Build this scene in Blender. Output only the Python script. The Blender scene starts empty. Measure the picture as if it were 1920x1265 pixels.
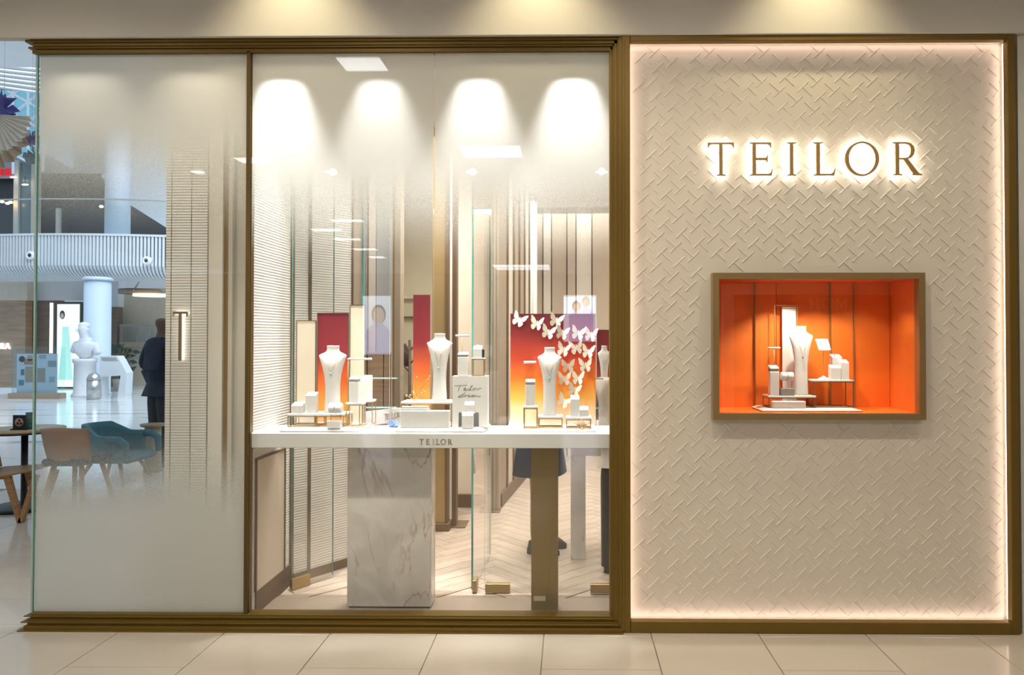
import bpy, bmesh, math, random
from mathutils import Vector, Matrix
random.seed(7)
PI = math.pi
SC = bpy.context.scene
COL = SC.collection
# ------------------------------------------------------------------ camera
FPX, CX, CY = 1360.0, 1051.0, 614.0            # focal length and principal point in 1920x1265 pixels
CAM = Vector((0.0, -4.0, 1.595)); YAW = math.radians(0.67); PITCH = math.radians(0.8)
cd = bpy.data.cameras.new('camera'); cam = bpy.data.objects.new('camera', cd); COL.objects.link(cam)
cam.location = CAM; cam.rotation_euler = (PI/2 + PITCH, 0, YAW)
cd.sensor_fit = 'HORIZONTAL'; cd.sensor_width = 36.0; cd.lens = FPX*36/1920
cd.shift_x = (960-CX)/1920; cd.shift_y = (CY-632.5)/1920; cd.clip_end = 300
SC.camera = cam
# ------------------------------------------------------------------ view, world, lights
vs = SC.view_settings
vs.view_transform = 'Standard'; vs.look = 'None'; vs.gamma = 1.0; vs.use_curve_mapping = False
vs.exposure = 0.36
try:
    SC.cycles.transparent_max_bounces = 24; SC.cycles.max_bounces = 8; SC.cycles.diffuse_bounces = 4
    SC.cycles.caustics_reflective = False; SC.cycles.caustics_refractive = False
    SC.cycles.sample_clamp_indirect = 6.0
except Exception: pass
wd = bpy.data.worlds.new('sky'); SC.world = wd; wd.use_nodes = True
bg = wd.node_tree.nodes['Background']
bg.inputs[0].default_value = (0.62, 0.80, 1.0, 1); bg.inputs[1].default_value = 0.55
def lamp(name, kind, loc, power, color, **kw):
    d = bpy.data.lights.new(name, kind); d.energy = power; d.color = color
    for k, v in kw.items():
        if k not in ('aim',): setattr(d, k, v)
    o = bpy.data.objects.new(name, d); COL.objects.link(o); o.location = loc
    if 'aim' in kw:
        o.rotation_euler = (Vector(kw['aim']) - Vector(loc)).to_track_quat('-Z', 'Y').to_euler()
    return o
WARM = (1.0, 0.83, 0.62); NEUT = (1.0, 0.95, 0.89); COOL = (0.72, 0.86, 1.0)
# daylight falling through the atrium roof
lamp('atrium_daylight', 'AREA', (-6.5, 9.5, 11.5), 2100, COOL, shape='RECTANGLE', size=9, size_y=14, aim=(-6.5, 9.5, 0))
# concourse ceiling downlights: an added near row, then the row mirrored in the glass
CWARM = (1.0, .89, .73)
for cx_, cw_ in ((-4.6, 10), (-2.9, 60), (-1.2, 58), (.5, 50), (2.2, 31), (3.9, 30)):  # near row added to light floor and front, set where the glass misses it
    lamp('concourse_spot', 'SPOT', (cx_, -1.45, 3.84), cw_, CWARM, spot_size=math.radians(140), spot_blend=.8, shadow_soft_size=.04, aim=(cx_, -1.0, 0))
for cx_, cw_ in ((-5.0, 18), (-3.2, 75), (-1.3, 80), (.44, 70), (2.3, 45)):
    lamp('concourse_spot', 'SPOT', (cx_, -5.75, 3.84), cw_, CWARM, spot_size=math.radians(140), spot_blend=.8, shadow_soft_size=.045, aim=(cx_, -5.0, 0))
for cx_ in (-1.55, -.85, -.2):                        # added fill beams that brighten the fronts of the window display
    lamp('window_fill_spot', 'SPOT', (cx_, -1.45, 3.84), 120, (1, .92, .80), spot_size=math.radians(27), spot_blend=.7, shadow_soft_size=.14, aim=(cx_, .2, 1.48))
# shop ceiling
lamp('shop_ceiling_light', 'AREA', (-0.7, 1.6, 3.24), 68, NEUT, shape='RECTANGLE', size=1.5, size_y=1.5, spread=math.radians(135), aim=(-.7, 1.6, 0))
lamp('shop_ceiling_light', 'AREA', (0.0, 3.6, 3.24), 75, NEUT, shape='RECTANGLE', size=2.0, size_y=2.2, spread=math.radians(120), aim=(0, 3.6, 0))
lamp('shop_ceiling_light', 'AREA', (0.3, 6.0, 3.24), 40, NEUT, shape='RECTANGLE', size=2.0, size_y=1.6, aim=(.3, 6, 0))


def cam_axes():
    R = cam.rotation_euler.to_matrix()
    return R @ Vector((1, 0, 0)), R @ Vector((0, 1, 0)), -(R @ Vector((0, 0, 1)))
RT, UP, FW = cam_axes()
def ray(px, py): return FW*FPX + RT*(px-CX) - UP*(py-CY)
def P(px, py, Y):
    d = ray(px, py); return CAM + d*((Y-CAM.y)/d.y)
def G(px, py, z=0.0):
    d = ray(px, py); return CAM + d*((z-CAM.z)/d.z)
def X(px, Y, py=633): return P(px, py, Y).x
def Zh(py, Y, px=1000): return P(px, py, Y).z
# ------------------------------------------------------------------ materials
MATS = {}
def nodes_of(m):
    m.use_nodes = True; nt = m.node_tree; return nt, nt.nodes, nt.links
def mat(name, col, rough=0.5, metal=0.0, var=0.04, scale=6.0, bump=0.0, spec=0.5, emit=None, estr=0.0, sheen=0.0):
    if name in MATS: return MATS[name]
    m = bpy.data.materials.new(name); nt, N, L = nodes_of(m)
    b = N['Principled BSDF']
    b.inputs['Roughness'].default_value = rough; b.inputs['Metallic'].default_value = metal
    b.inputs['Specular IOR Level'].default_value = spec
    if sheen: b.inputs['Sheen Weight'].default_value = sheen
    tc = N.new('ShaderNodeTexCoord'); nz = N.new('ShaderNodeTexNoise'); nz.inputs['Scale'].default_value = scale
    nz.inputs['Detail'].default_value = 3
    L.new(tc.outputs['Object'], nz.inputs['Vector'])
    r = N.new('ShaderNodeValToRGB'); c = Vector(col)
    r.color_ramp.elements[0].position = .3; r.color_ramp.elements[1].position = .7
    r.color_ramp.elements[0].color = (*(c*(1-var)), 1); r.color_ramp.elements[1].color = (*[min(1, q*(1+var)) for q in c], 1)
    L.new(nz.outputs['Fac'], r.inputs[0]); L.new(r.outputs[0], b.inputs['Base Color'])
    if bump:
        bp = N.new('ShaderNodeBump'); bp.inputs['Strength'].default_value = bump; bp.inputs['Distance'].default_value = .01
        L.new(nz.outputs['Fac'], bp.inputs['Height']); L.new(bp.outputs[0], b.inputs['Normal'])
    if emit:
        b.inputs['Emission Color'].default_value = (*emit, 1); b.inputs['Emission Strength'].default_value = estr
    MATS[name] = m; return m
def mat_ramp(name, stops, rough=.55, axis=2, coord='Generated'):
    m = bpy.data.materials.new(name); nt, N, L = nodes_of(m); b = N['Principled BSDF']; b.inputs['Roughness'].default_value = rough
    tc = N.new('ShaderNodeTexCoord'); sp = N.new('ShaderNodeSeparateXYZ'); r = N.new('ShaderNodeValToRGB')
    L.new(tc.outputs[coord], sp.inputs[0]); L.new(sp.outputs[axis], r.inputs[0]); L.new(r.outputs[0], b.inputs['Base Color'])
    e = r.color_ramp.elements
    while len(e) < len(stops): e.new(.5)
    for i, (p, c) in enumerate(stops): e[i].position = p; e[i].color = (*c, 1)
    MATS[name] = m; return m
def mat_emit(name, col, s):
    m = bpy.data.materials.new(name); nt, N, L = nodes_of(m); N.remove(N['Principled BSDF'])
    e = N.new('ShaderNodeEmission'); e.inputs[0].default_value = (*col, 1); e.inputs[1].default_value = s
    L.new(e.outputs[0], N['Material Output'].inputs[0]); MATS[name] = m; return m
def mat_glass(name, tint=(1, 1, 1), ior=1.5, gain=1.0):
    m = bpy.data.materials.new(name); nt, N, L = nodes_of(m); N.remove(N['Principled BSDF'])
    t = N.new('ShaderNodeBsdfTransparent'); t.inputs[0].default_value = (*tint, 1)
    g = N.new('ShaderNodeBsdfGlossy'); g.inputs['Roughness'].default_value = 0.0; g.inputs[0].default_value = (gain, gain, gain, 1)
    f = N.new('ShaderNodeFresnel')
    ge = N.new('ShaderNodeNewGeometry'); iv = N.new('ShaderNodeMath'); iv.operation = 'MULTIPLY_ADD'      # thin pane: same reflectance from both faces
    iv.inputs[1].default_value = 1/ior-ior; iv.inputs[2].default_value = ior; L.new(ge.outputs['Backfacing'], iv.inputs[0]); L.new(iv.outputs[0], f.inputs[0])
    x = N.new('ShaderNodeMixShader'); L.new(f.outputs[0], x.inputs[0]); L.new(t.outputs[0], x.inputs[1]); L.new(g.outputs[0], x.inputs[2])
    L.new(x.outputs[0], N['Material Output'].inputs[0]); MATS[name] = m; return m
def mat_film(name, stops, col=(.86, .86, .84), tl=.5):
    """frosted film: clear to white along the pane's own height (Generated z)"""
    m = bpy.data.materials.new(name); nt, N, L = nodes_of(m); N.remove(N['Principled BSDF'])
    tc = N.new('ShaderNodeTexCoord'); sp = N.new('ShaderNodeSeparateXYZ'); r = N.new('ShaderNodeValToRGB')
    r.color_ramp.interpolation = 'EASE'
    L.new(tc.outputs['Generated'], sp.inputs[0]); L.new(sp.outputs[2], r.inputs[0])
    e = r.color_ramp.elements
    while len(e) < len(stops): e.new(.5)
    for i, (p, v) in enumerate(stops): e[i].position = p; e[i].color = (v, v, v, 1)
    # the film is printed as fine dots: a fine random screen around the local opacity
    sn = N.new('ShaderNodeVectorMath'); sn.operation = 'SNAP'; sn.inputs[1].default_value = (.0011, .0011, .0011); L.new(tc.outputs['Object'], sn.inputs[0])
    wn = N.new('ShaderNodeTexWhiteNoise'); L.new(sn.outputs[0], wn.inputs['Vector'])
    om = N.new('ShaderNodeMath'); om.operation = 'SUBTRACT'; om.inputs[0].default_value = 1; L.new(r.outputs[0], om.inputs[1])
    pr_ = N.new('ShaderNodeMath'); pr_.operation = 'MULTIPLY'; L.new(om.outputs[0], pr_.inputs[0]); L.new(r.outputs[0], pr_.inputs[1])
    ce_ = N.new('ShaderNodeMath'); ce_.operation = 'SUBTRACT'; L.new(wn.outputs[0], ce_.inputs[0]); ce_.inputs[1].default_value = .5
    am = N.new('ShaderNodeMath'); am.operation = 'MULTIPLY'; L.new(pr_.outputs[0], am.inputs[0]); L.new(ce_.outputs[0], am.inputs[1])
    ad = N.new('ShaderNodeMath'); ad.operation = 'MULTIPLY_ADD'; ad.use_clamp = True; L.new(am.outputs[0], ad.inputs[0]); ad.inputs[1].default_value = 4.0; L.new(r.outputs[0], ad.inputs[2])
    t = N.new('ShaderNodeBsdfTransparent'); d = N.new('ShaderNodeBsdfDiffuse'); tr = N.new('ShaderNodeBsdfTranslucent')
    d.inputs[0].default_value = (*col, 1); tr.inputs[0].default_value = (*col, 1)
    a = N.new('ShaderNodeMixShader'); a.inputs[0].default_value = tl; L.new(d.outputs[0], a.inputs[1]); L.new(tr.outputs[0], a.inputs[2])
    x = N.new('ShaderNodeMixShader'); L.new(ad.outputs[0], x.inputs[0]); L.new(t.outputs[0], x.inputs[1]); L.new(a.outputs[0], x.inputs[2])
    L.new(x.outputs[0], N['Material Output'].inputs[0]); MATS[name] = m; return m
def mat_ribbed(name, col, scale=38.0, strength=.35):
    m = bpy.data.materials.new(name); nt, N, L = nodes_of(m); b = N['Principled BSDF']; b.inputs['Roughness'].default_value = .7
    tc = N.new('ShaderNodeTexCoord'); mp = N.new('ShaderNodeMapping'); mp.inputs['Scale'].default_value = (.35, .35, 1)
    w = N.new('ShaderNodeTexWave'); w.bands_direction = 'Z'; w.inputs['Scale'].default_value = scale/2; w.inputs['Distortion'].default_value = 1.2
    w.inputs['Detail'].default_value = 2; w.inputs['Detail Scale'].default_value = .6
    L.new(tc.outputs['Object'], mp.inputs[0]); L.new(mp.outputs[0], w.inputs[0])
    r = N.new('ShaderNodeValToRGB'); c = Vector(col)
    r.color_ramp.elements[0].color = (*(c*.86), 1); r.color_ramp.elements[0].position = .05; r.color_ramp.elements[1].color = (*c, 1); r.color_ramp.elements[1].position = .35
    L.new(w.outputs[1], r.inputs[0]); L.new(r.outputs[0], b.inputs['Base Color'])
    bp = N.new('ShaderNodeBump'); bp.inputs['Strength'].default_value = strength; bp.inputs['Distance'].default_value = .004
    L.new(w.outputs[1], bp.inputs['Height']); L.new(bp.outputs[0], b.inputs['Normal']); MATS[name] = m; return m
def mat_marble(name, base, vein, scale=1.3):
    m = bpy.data.materials.new(name); nt, N, L = nodes_of(m); b = N['Principled BSDF']; b.inputs['Roughness'].default_value = .22
    tc = N.new('ShaderNodeTexCoord'); n1 = N.new('ShaderNodeTexNoise'); n1.inputs['Scale'].default_value = scale; n1.inputs['Detail'].default_value = 7; n1.inputs['Distortion'].default_value = 1.3
    mp = N.new('ShaderNodeMapping'); mp.inputs['Rotation'].default_value = (0, .5, 0); mp.inputs['Scale'].default_value = (1.5, 1, .42); L.new(tc.outputs['Object'], mp.inputs[0]); L.new(mp.outputs[0], n1.inputs['Vector'])
    r = N.new('ShaderNodeValToRGB'); e = r.color_ramp.elements; e.new(.5); e.new(.5)
    for el, (p, c) in zip(e, [(.488, base), (.4985, vein), (.5005, vein), (.510, base)]): el.position = p; el.color = (*c, 1)
    L.new(n1.outputs['Fac'], r.inputs[0])
    n2 = N.new('ShaderNodeTexNoise'); n2.inputs['Scale'].default_value = 3.5; n2.inputs['Detail'].default_value = 8; n2.inputs['Distortion'].default_value = .8
    L.new(tc.outputs['Object'], n2.inputs['Vector'])
    r2 = N.new('ShaderNodeValToRGB'); r2.color_ramp.elements[0].position = .38; r2.color_ramp.elements[1].position = .62
    r2.color_ramp.elements[0].color = (.80, .78, .76, 1); r2.color_ramp.elements[1].color = (1, 1, 1, 1)
    L.new(n2.outputs['Fac'], r2.inputs[0])
    n3 = N.new('ShaderNodeTexNoise'); n3.inputs['Scale'].default_value = 2.6; L.new(tc.outputs['Object'], n3.inputs['Vector'])
    r3 = N.new('ShaderNodeValToRGB'); r3.color_ramp.elements[0].position = .42; r3.color_ramp.elements[1].position = .60; L.new(n3.outputs['Fac'], r3.inputs[0])
    y_ = N.new('ShaderNodeMixRGB'); L.new(r3.outputs[0], y_.inputs[0]); y_.inputs[1].default_value = (*base, 1); L.new(r.outputs[0], y_.inputs[2])
    x = N.new('ShaderNodeMixRGB'); x.blend_type = 'MULTIPLY'; x.inputs[0].default_value = 1; L.new(y_.outputs[0], x.inputs[1]); L.new(r2.outputs[0], x.inputs[2])
    L.new(x.outputs[0], b.inputs['Base Color']); MATS[name] = m; return m
def mat_wood(name, c0, c1, rough=.4, stretch=(1, 14, 14), scale=3.0, rand=0.0):
    m = bpy.data.materials.new(name); nt, N, L = nodes_of(m); b = N['Principled BSDF']; b.inputs['Roughness'].default_value = rough
    tc = N.new('ShaderNodeTexCoord'); mp = N.new('ShaderNodeMapping'); mp.inputs['Scale'].default_value = stretch
    nz = N.new('ShaderNodeTexNoise'); nz.inputs['Scale'].default_value = scale; nz.inputs['Detail'].default_value = 5
    L.new(tc.outputs['Object'], mp.inputs[0]); L.new(mp.outputs[0], nz.inputs['Vector'])
    r = N.new('ShaderNodeValToRGB'); r.color_ramp.elements[0].position = .35; r.color_ramp.elements[1].position = .65
    r.color_ramp.elements[0].color = (*c0, 1); r.color_ramp.elements[1].color = (*c1, 1); L.new(nz.outputs['Fac'], r.inputs[0])
    out = r.outputs[0]
    if rand:
        oi = N.new('ShaderNodeObjectInfo'); mr = N.new('ShaderNodeMapRange'); mr.inputs[3].default_value = 1-rand; mr.inputs[4].default_value = 1+rand*.4
        L.new(oi.outputs['Random'], mr.inputs[0]); x = N.new('ShaderNodeMixRGB'); x.blend_type = 'MULTIPLY'; x.inputs[0].default_value = 1
        L.new(out, x.inputs[1]); L.new(mr.outputs[0], x.inputs[2]); out = x.outputs[0]
    L.new(out, b.inputs['Base Color']); MATS[name] = m; return m
BRONZE = mat('bronze', (.185, .112, .014), .5, .3, .06, 3)
BRONZE_L = mat('bronze_light', (.42, .29, .13), .38, .6, .06, 3)
GOLD = mat('gold_wire', (.55, .36, .14), .35, .8, .05, 9)
BROWN = mat('brown_trim', (.16, .10, .055), .5, .2, .08, 4)
WHITE = mat('white_lacquer', (.86, .85, .83), .35, 0, .015, 3)
LEATHER = mat('white_leatherette', (.85, .84, .82), .55, 0, .03, 60, .08)
CREAM = mat('cream_panel', (.80, .71, .56), .6, 0, .04, 4)
CREAM_L = mat('pale_cream', (.84, .79, .71), .6, 0, .03, 4)
PLASTER = mat('panel_plaster', (.76, .70, .61), .65, 0, .02, 5)
BULK = mat('painted_bulkhead', (.72, .69, .63), .75, 0, .02, 1.5)
CEIL = mat('white_ceiling', (.80, .79, .77), .8, 0, .02, 2)
RIB = mat_ribbed('ribbed_wallcovering', (.82, .79, .74))
GREIGE = mat('greige_panel', (.62, .58, .50), .4, 0, .03, 3)
GREIGE_D = mat('taupe_panel', (.36, .29, .22), .5, 0, .05, 4)
PINKB = mat('blush_panel', (.70, .60, .50), .5, 0, .03, 4)
ORANGE = mat('orange_lining', (.86, .20, .018), .55, 0, .05, 5)
GLASS = mat_glass('clear_glass', (.985, .995, .99), 1.5)
GLASS_N = mat_glass('niche_glass', (.99, .99, .985), 1.55)
GLASS_E = mat('glass_edge', (.12, .36, .31), .15, 0, .1, 8)
TEAL_E = mat('bright_glass_edge', (.42, .78, .72), .2, 0, .05, 8)
SILVER = mat('brushed_silver', (.6, .58, .55), .3, .9, .05, 9)
GREYF = mat('grey_band', (.33, .31, .28), .6, 0, .05, 20)
BLACK = mat('black_paint', (.018, .018, .020), .45, 0, .1, 9)
# ------------------------------------------------------------------ mesh helpers
LOC = {}
def tag(o, label=None, cat=None, group=None, kind=None):
    if label: o['label'] = label
    if cat: o['category'] = cat
    if group: o['group'] = group
    if kind: o['kind'] = kind
    return o
def empty(name, loc, label=None, cat=None, group=None, kind=None):
    o = bpy.data.objects.new(name, None); COL.objects.link(o); o.location = loc; o.empty_display_size = .05
    LOC[o] = Vector(loc); return tag(o, label, cat, group, kind)
class MB:
    def __init__(s): s.v = []; s.f = []; s.sm = []; s.M = Matrix()
    def add(s, vs, fs, smooth=False):
        n = len(s.v); s.v += [s.M @ Vector(q) for q in vs]
        for f in fs: s.f.append([i+n for i in f]); s.sm.append(smooth)
        return s
    def box(s, a, b, bev=0.0):
        x0, x1 = sorted((a[0], b[0])); y0, y1 = sorted((a[1], b[1])); z0, z1 = sorted((a[2], b[2]))
        if bev <= 0:
            return s.add([(x0,y0,z0),(x1,y0,z0),(x1,y1,z0),(x0,y1,z0),(x0,y0,z1),(x1,y0,z1),(x1,y1,z1),(x0,y1,z1)],
                         [(3,2,1,0),(4,5,6,7),(0,1,5,4),(1,2,6,5),(2,3,7,6),(3,0,4,7)])
        e = min(bev, (x1-x0)*.45, (y1-y0)*.45, (z1-z0)*.45)
        vs = []; idx = {}
        for ix, x in enumerate((x0, x1)):
            for iy, y in enumerate((y0, y1)):
                for iz, z in enumerate((z0, z1)):
                    sx, sy, sz = (1-2*ix)*e, (1-2*iy)*e, (1-2*iz)*e
                    idx[ix,iy,iz] = len(vs); vs += [(x, y+sy, z+sz), (x+sx, y, z+sz), (x+sx, y+sy, z)]
        g = lambda ix, iy, iz, k: idx[ix,iy,iz]+k
        fs = []
        for i in (0, 1):
            q = [(0,0),(1,0),(1,1),(0,1)]
            fx = [g(i,a_,b_,0) for a_,b_ in q]; fy = [g(a_,i,b_,1) for a_,b_ in q]; fz = [g(a_,b_,i,2) for a_,b_ in q]
            fs += [fx if i else fx[::-1], fy[::-1] if i else fy, fz if i else fz[::-1]]
        for a_ in (0, 1):
            for b_ in (0, 1):
                fs.append([g(0,a_,b_,1), g(1,a_,b_,1), g(1,a_,b_,2), g(0,a_,b_,2)])
                fs.append([g(a_,0,b_,0), g(a_,1,b_,0), g(a_,1,b_,2), g(a_,0,b_,2)])
                fs.append([g(a_,b_,0,0), g(a_,b_,1,0), g(a_,b_,1,1), g(a_,b_,0,1)])
        for k in idx: fs.append([idx[k], idx[k]+1, idx[k]+2])
        return s.add(vs, fs)
    def prism(s, poly, y0, y1):                       # polygon in (x, z), extruded in y
        n = len(poly); vs = [(x, y0, z) for x, z in poly] + [(x, y1, z) for x, z in poly]
        return s.add(vs, [list(range(n)), list(range(2*n-1, n-1, -1))] + [(i, i+n, (i+1) % n+n, (i+1) % n) for i in range(n)])
    def prism_z(s, poly, z0, z1):
        n = len(poly); vs = [(x, y, z0) for x, y in poly] + [(x, y, z1) for x, y in poly]
        return s.add(vs, [list(range(n-1, -1, -1)), list(range(n, 2*n))] + [(i, (i+1) % n, (i+1) % n+n, i+n) for i in range(n)])
    def tube(s, pts, r, n=8, smooth=True, cap=True):
        pts = [Vector(p) for p in pts]; rs = r if isinstance(r, (list, tuple)) else [r]*len(pts); vs = []; fs = []
        u = None
        for i, p in enumerate(pts):
            t = (pts[min(i+1, len(pts)-1)] - pts[max(i-1, 0)]).normalized()
            if u is None: u = t.cross(Vector((.31, .77, .55))).normalized()
            u = (u - t*u.dot(t)).normalized()
            w = t.cross(u)
            for k in range(n):
                a = 2*PI*k/n; vs.append(p + (u*math.cos(a) + w*math.sin(a))*rs[i])
        for i in range(len(pts)-1):
            for k in range(n):
                k2 = (k+1) % n; fs.append((i*n+k, i*n+k2, (i+1)*n+k2, (i+1)*n+k))
        if cap: fs += [list(range(n-1, -1, -1)), list(range((len(pts)-1)*n, len(pts)*n))]
        return s.add(vs, fs, smooth)
    def lathe(s, prof, c, n=24, sx=1.0, sy=1.0, smooth=True, power=2.0, cap=True):   # prof: (r, z)
        vs = []; fs = []
        for r, z in prof:
            for k in range(n):
                a = 2*PI*k/n; ca, sa = math.cos(a), math.sin(a)
                if power != 2: ca = math.copysign(abs(ca)**(2/power), ca); sa = math.copysign(abs(sa)**(2/power), sa)
                vs.append((c[0]+r*sx*ca, c[1]+r*sy*sa, c[2]+z))
        m = len(prof)
        for i in range(m-1):
            for k in range(n):
                k2 = (k+1) % n; fs.append((i*n+k, i*n+k2, (i+1)*n+k2, (i+1)*n+k))
        if cap: fs += [list(range(n-1, -1, -1)), list(range((m-1)*n, m*n))]
        return s.add(vs, fs, smooth)
    def rings(s, rings, smooth=True, cap=True):       # list of (cx, cy, cz, rx, ry)
        n = 20; vs = []; fs = []
        for cx, cy, cz, rx, ry in rings:
            for k in range(n):
                a = 2*PI*k/n; ca, sa = math.cos(a), math.sin(a)
                ca = math.copysign(abs(ca)**.8, ca); sa = math.copysign(abs(sa)**.8, sa)
                vs.append((cx+rx*ca, cy+ry*sa, cz))
        m = len(rings)
        for i in range(m-1):
            for k in range(n):
                k2 = (k+1) % n; fs.append((i*n+k, i*n+k2, (i+1)*n+k2, (i+1)*n+k))
        if cap: fs += [list(range(n-1, -1, -1)), list(range((m-1)*n, m*n))]
        return s.add(vs, fs, smooth)
    def sphere(s, c, r, n=12, m=8, sx=1, sy=1, sz=1):
        pr = [(max(1e-4, math.sin(PI*i/m))*r, -math.cos(PI*i/m)*r*sz) for i in range(m+1)]
        return s.lathe(pr, c, n, sx, sy)
    def build(s, name, material, parent=None, label=None, cat=None, group=None, kind=None):
        me = bpy.data.meshes.new(name)
        xs = [q.x for q in s.v]; ys = [q.y for q in s.v]; zs = [q.z for q in s.v]
        o0 = Vector(((min(xs)+max(xs))/2, (min(ys)+max(ys))/2, min(zs)))
        me.from_pydata([q-o0 for q in s.v], [], s.f); me.polygons.foreach_set('use_smooth', s.sm); me.update()
        if isinstance(material, (list, tuple)):
            for q in material: me.materials.append(q)
        else: me.materials.append(material)
        o = bpy.data.objects.new(name, me); COL.objects.link(o); LOC[o] = o0
        if parent: o.parent = parent; o.location = o0 - LOC[parent]
        else: o.location = o0
        return tag(o, label, cat, group, kind)
def box(name, a, b, m, parent=None, bev=0.0, **kw): return MB().box(a, b, bev).build(name, m, parent, **kw)
def pb(x0, y0, x1, y1, Y, d, zb=None):
    """axis-aligned box whose front face at depth Y spans these picture columns and rows; zb: the height it stands on"""
    xm, ym = (x0+x1)/2, (y0+y1)/2
    a = Vector((P(x0, ym, Y).x, Y, P(xm, y1, Y).z if zb is None else zb)); b = Vector((P(x1, ym, Y).x, Y+d, P(xm, y0, Y).z))
    return a, b
def copy_tree(o, parent=None, loc=None):
    c = o.copy(); COL.objects.link(c); c.parent = parent
    if loc is not None: c.location = loc
    for ch in o.children: copy_tree(ch, c)
    return c
def curve_mesh(name, loops, depth):
    """flat outlines (with holes) filled and thickened; lies in x/z, front towards -y"""
    cu = bpy.data.curves.new(name, 'CURVE'); cu.dimensions = '2D'; cu.fill_mode = 'BOTH'; cu.extrude = depth/2
    for lp in loops:
        sp = cu.splines.new('POLY'); sp.points.add(len(lp)-1); sp.use_cyclic_u = True
        for q, (x, y) in zip(sp.points, lp): q.co = (x, y, 0, 1)
    t = bpy.data.objects.new(name, cu); COL.objects.link(t)
    me = bpy.data.meshes.new_from_object(t.evaluated_get(bpy.context.evaluated_depsgraph_get()))
    bpy.data.objects.remove(t); bpy.data.curves.remove(cu)
    me.transform(Matrix.Rotation(PI/2, 4, 'X')); me.name = name
    return me
def link_mesh(name, me, loc, m, parent=None, rot=None, scale=None):
    o = bpy.data.objects.new(name, me); COL.objects.link(o); LOC[o] = Vector(loc)
    if not me.materials: me.materials.append(m)
    o.location = Vector(loc) - (LOC[parent] if parent else Vector())
    if parent: o.parent = parent
    if rot: o.rotation_euler = rot
    if scale: o.scale = scale
    return o
def ell(cx, cy, rx, ry, n=40, rev=False):
    q = [(cx+rx*math.cos(2*PI*i/n), cy+ry*math.sin(2*PI*i/n)) for i in range(n)]
    return q[::-1] if rev else q
GLYPH = {
 'T': [[(0,1),(.80,1),(.80,.83),(.78,.83),(.74,.92),(.67,.945),(.455,.945),(.455,.05),(.54,.025),(.54,0),(.26,0),(.26,.025),(.345,.05),(.345,.945),(.13,.945),(.06,.92),(.02,.83),(0,.83)]],
 'I': [[(0,1),(.28,1),(.28,.975),(.195,.95),(.195,.05),(.28,.025),(.28,0),(0,0),(0,.025),(.085,.05),(.085,.95),(0,.975)]],
 'E': [[(0,1),(.64,1),(.64,.83),(.62,.83),(.58,.92),(.52,.945),(.19,.945),(.19,.54),(.46,.54),(.5,.56),(.52,.61),(.54,.61),(.54,.38),(.52,.38),(.5,.44),(.46,.465),(.19,.465),(.19,.055),(.55,.055),(.62,.09),(.67,.2),(.69,.2),(.655,0),(0,0),(0,.025),(.08,.05),(.08,.95),(0,.975)]],
 'L': [[(0,1),(.28,1),(.28,.975),(.19,.95),(.19,.055),(.50,.055),(.57,.09),(.63,.2),(.65,.2),(.61,0),(0,0),(0,.025),(.08,.05),(.08,.95),(0,.975)]],
 'O': [ell(.515, .5, .515, .52), ell(.515, .5, .40, .465, rev=True)],
 'R': [[(0,1),(0,.975),(.08,.95),(.08,.05),(0,.025),(0,0),(.28,0),(.28,.025),(.19,.05),(.19,.47),(.31,.47),(.60,.05),(.585,.025),(.585,0),(.88,0),(.88,.025),(.78,.06),(.46,.485),(.56,.53),(.63,.62),(.655,.74),(.63,.87),(.54,.96),(.40,1)],
       [(.19,.945),(.36,.945),(.46,.92),(.52,.85),(.535,.75),(.52,.63),(.46,.55),(.36,.525),(.19,.525)]],
 'H': [[(0,1),(.2,1),(.2,.55),(.65,.55),(.65,1),(.85,1),(.85,0),(.65,0),(.65,.45),(.2,.45),(.2,0),(0,0)]],
 'M': [[(0,1),(.18,1),(.5,.35),(.82,1),(1,1),(1,0),(.88,0),(.88,.75),(.5,.05),(.12,.75),(.12,0),(0,0)]],
 'A': [[(.38,1),(.58,1),(.96,0),(.76,0),(.68,.22),(.28,.22),(.2,0),(0,0)], [(.34,.38),(.62,.38),(.48,.78)]],
 'r': [[(0,1),(.5,1),(.66,.92),(.7,.72),(.64,.54),(.5,.46),(.76,0),(.54,0),(.31,.43),(.2,.43),(.2,0),(0,0)], [(.2,.84),(.2,.58),(.43,.58),(.5,.71),(.43,.84)]],
 'e': [[(0,1),(.6,1),(.6,.82),(.2,.82),(.2,.6),(.54,.6),(.54,.42),(.2,.42),(.2,.18),(.62,.18),(.62,0),(0,0)]],
}
def word(parent, text, xs, Y, z0, h, depth, m, name='letter', rot=None, widths=None):
    out = []
    for i, (ch, x) in enumerate(zip(text, xs)):
        me = curve_mesh(name, [[(a*h*(widths[i] if widths else 1), b*h) for a, b in lp] for lp in GLYPH[ch]], depth)
        out.append(link_mesh(name, me, (x, Y, z0), m, parent, rot))
    return out
# ================================================================== the setting
FZ = 0.03                                             # shop floor level
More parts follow.
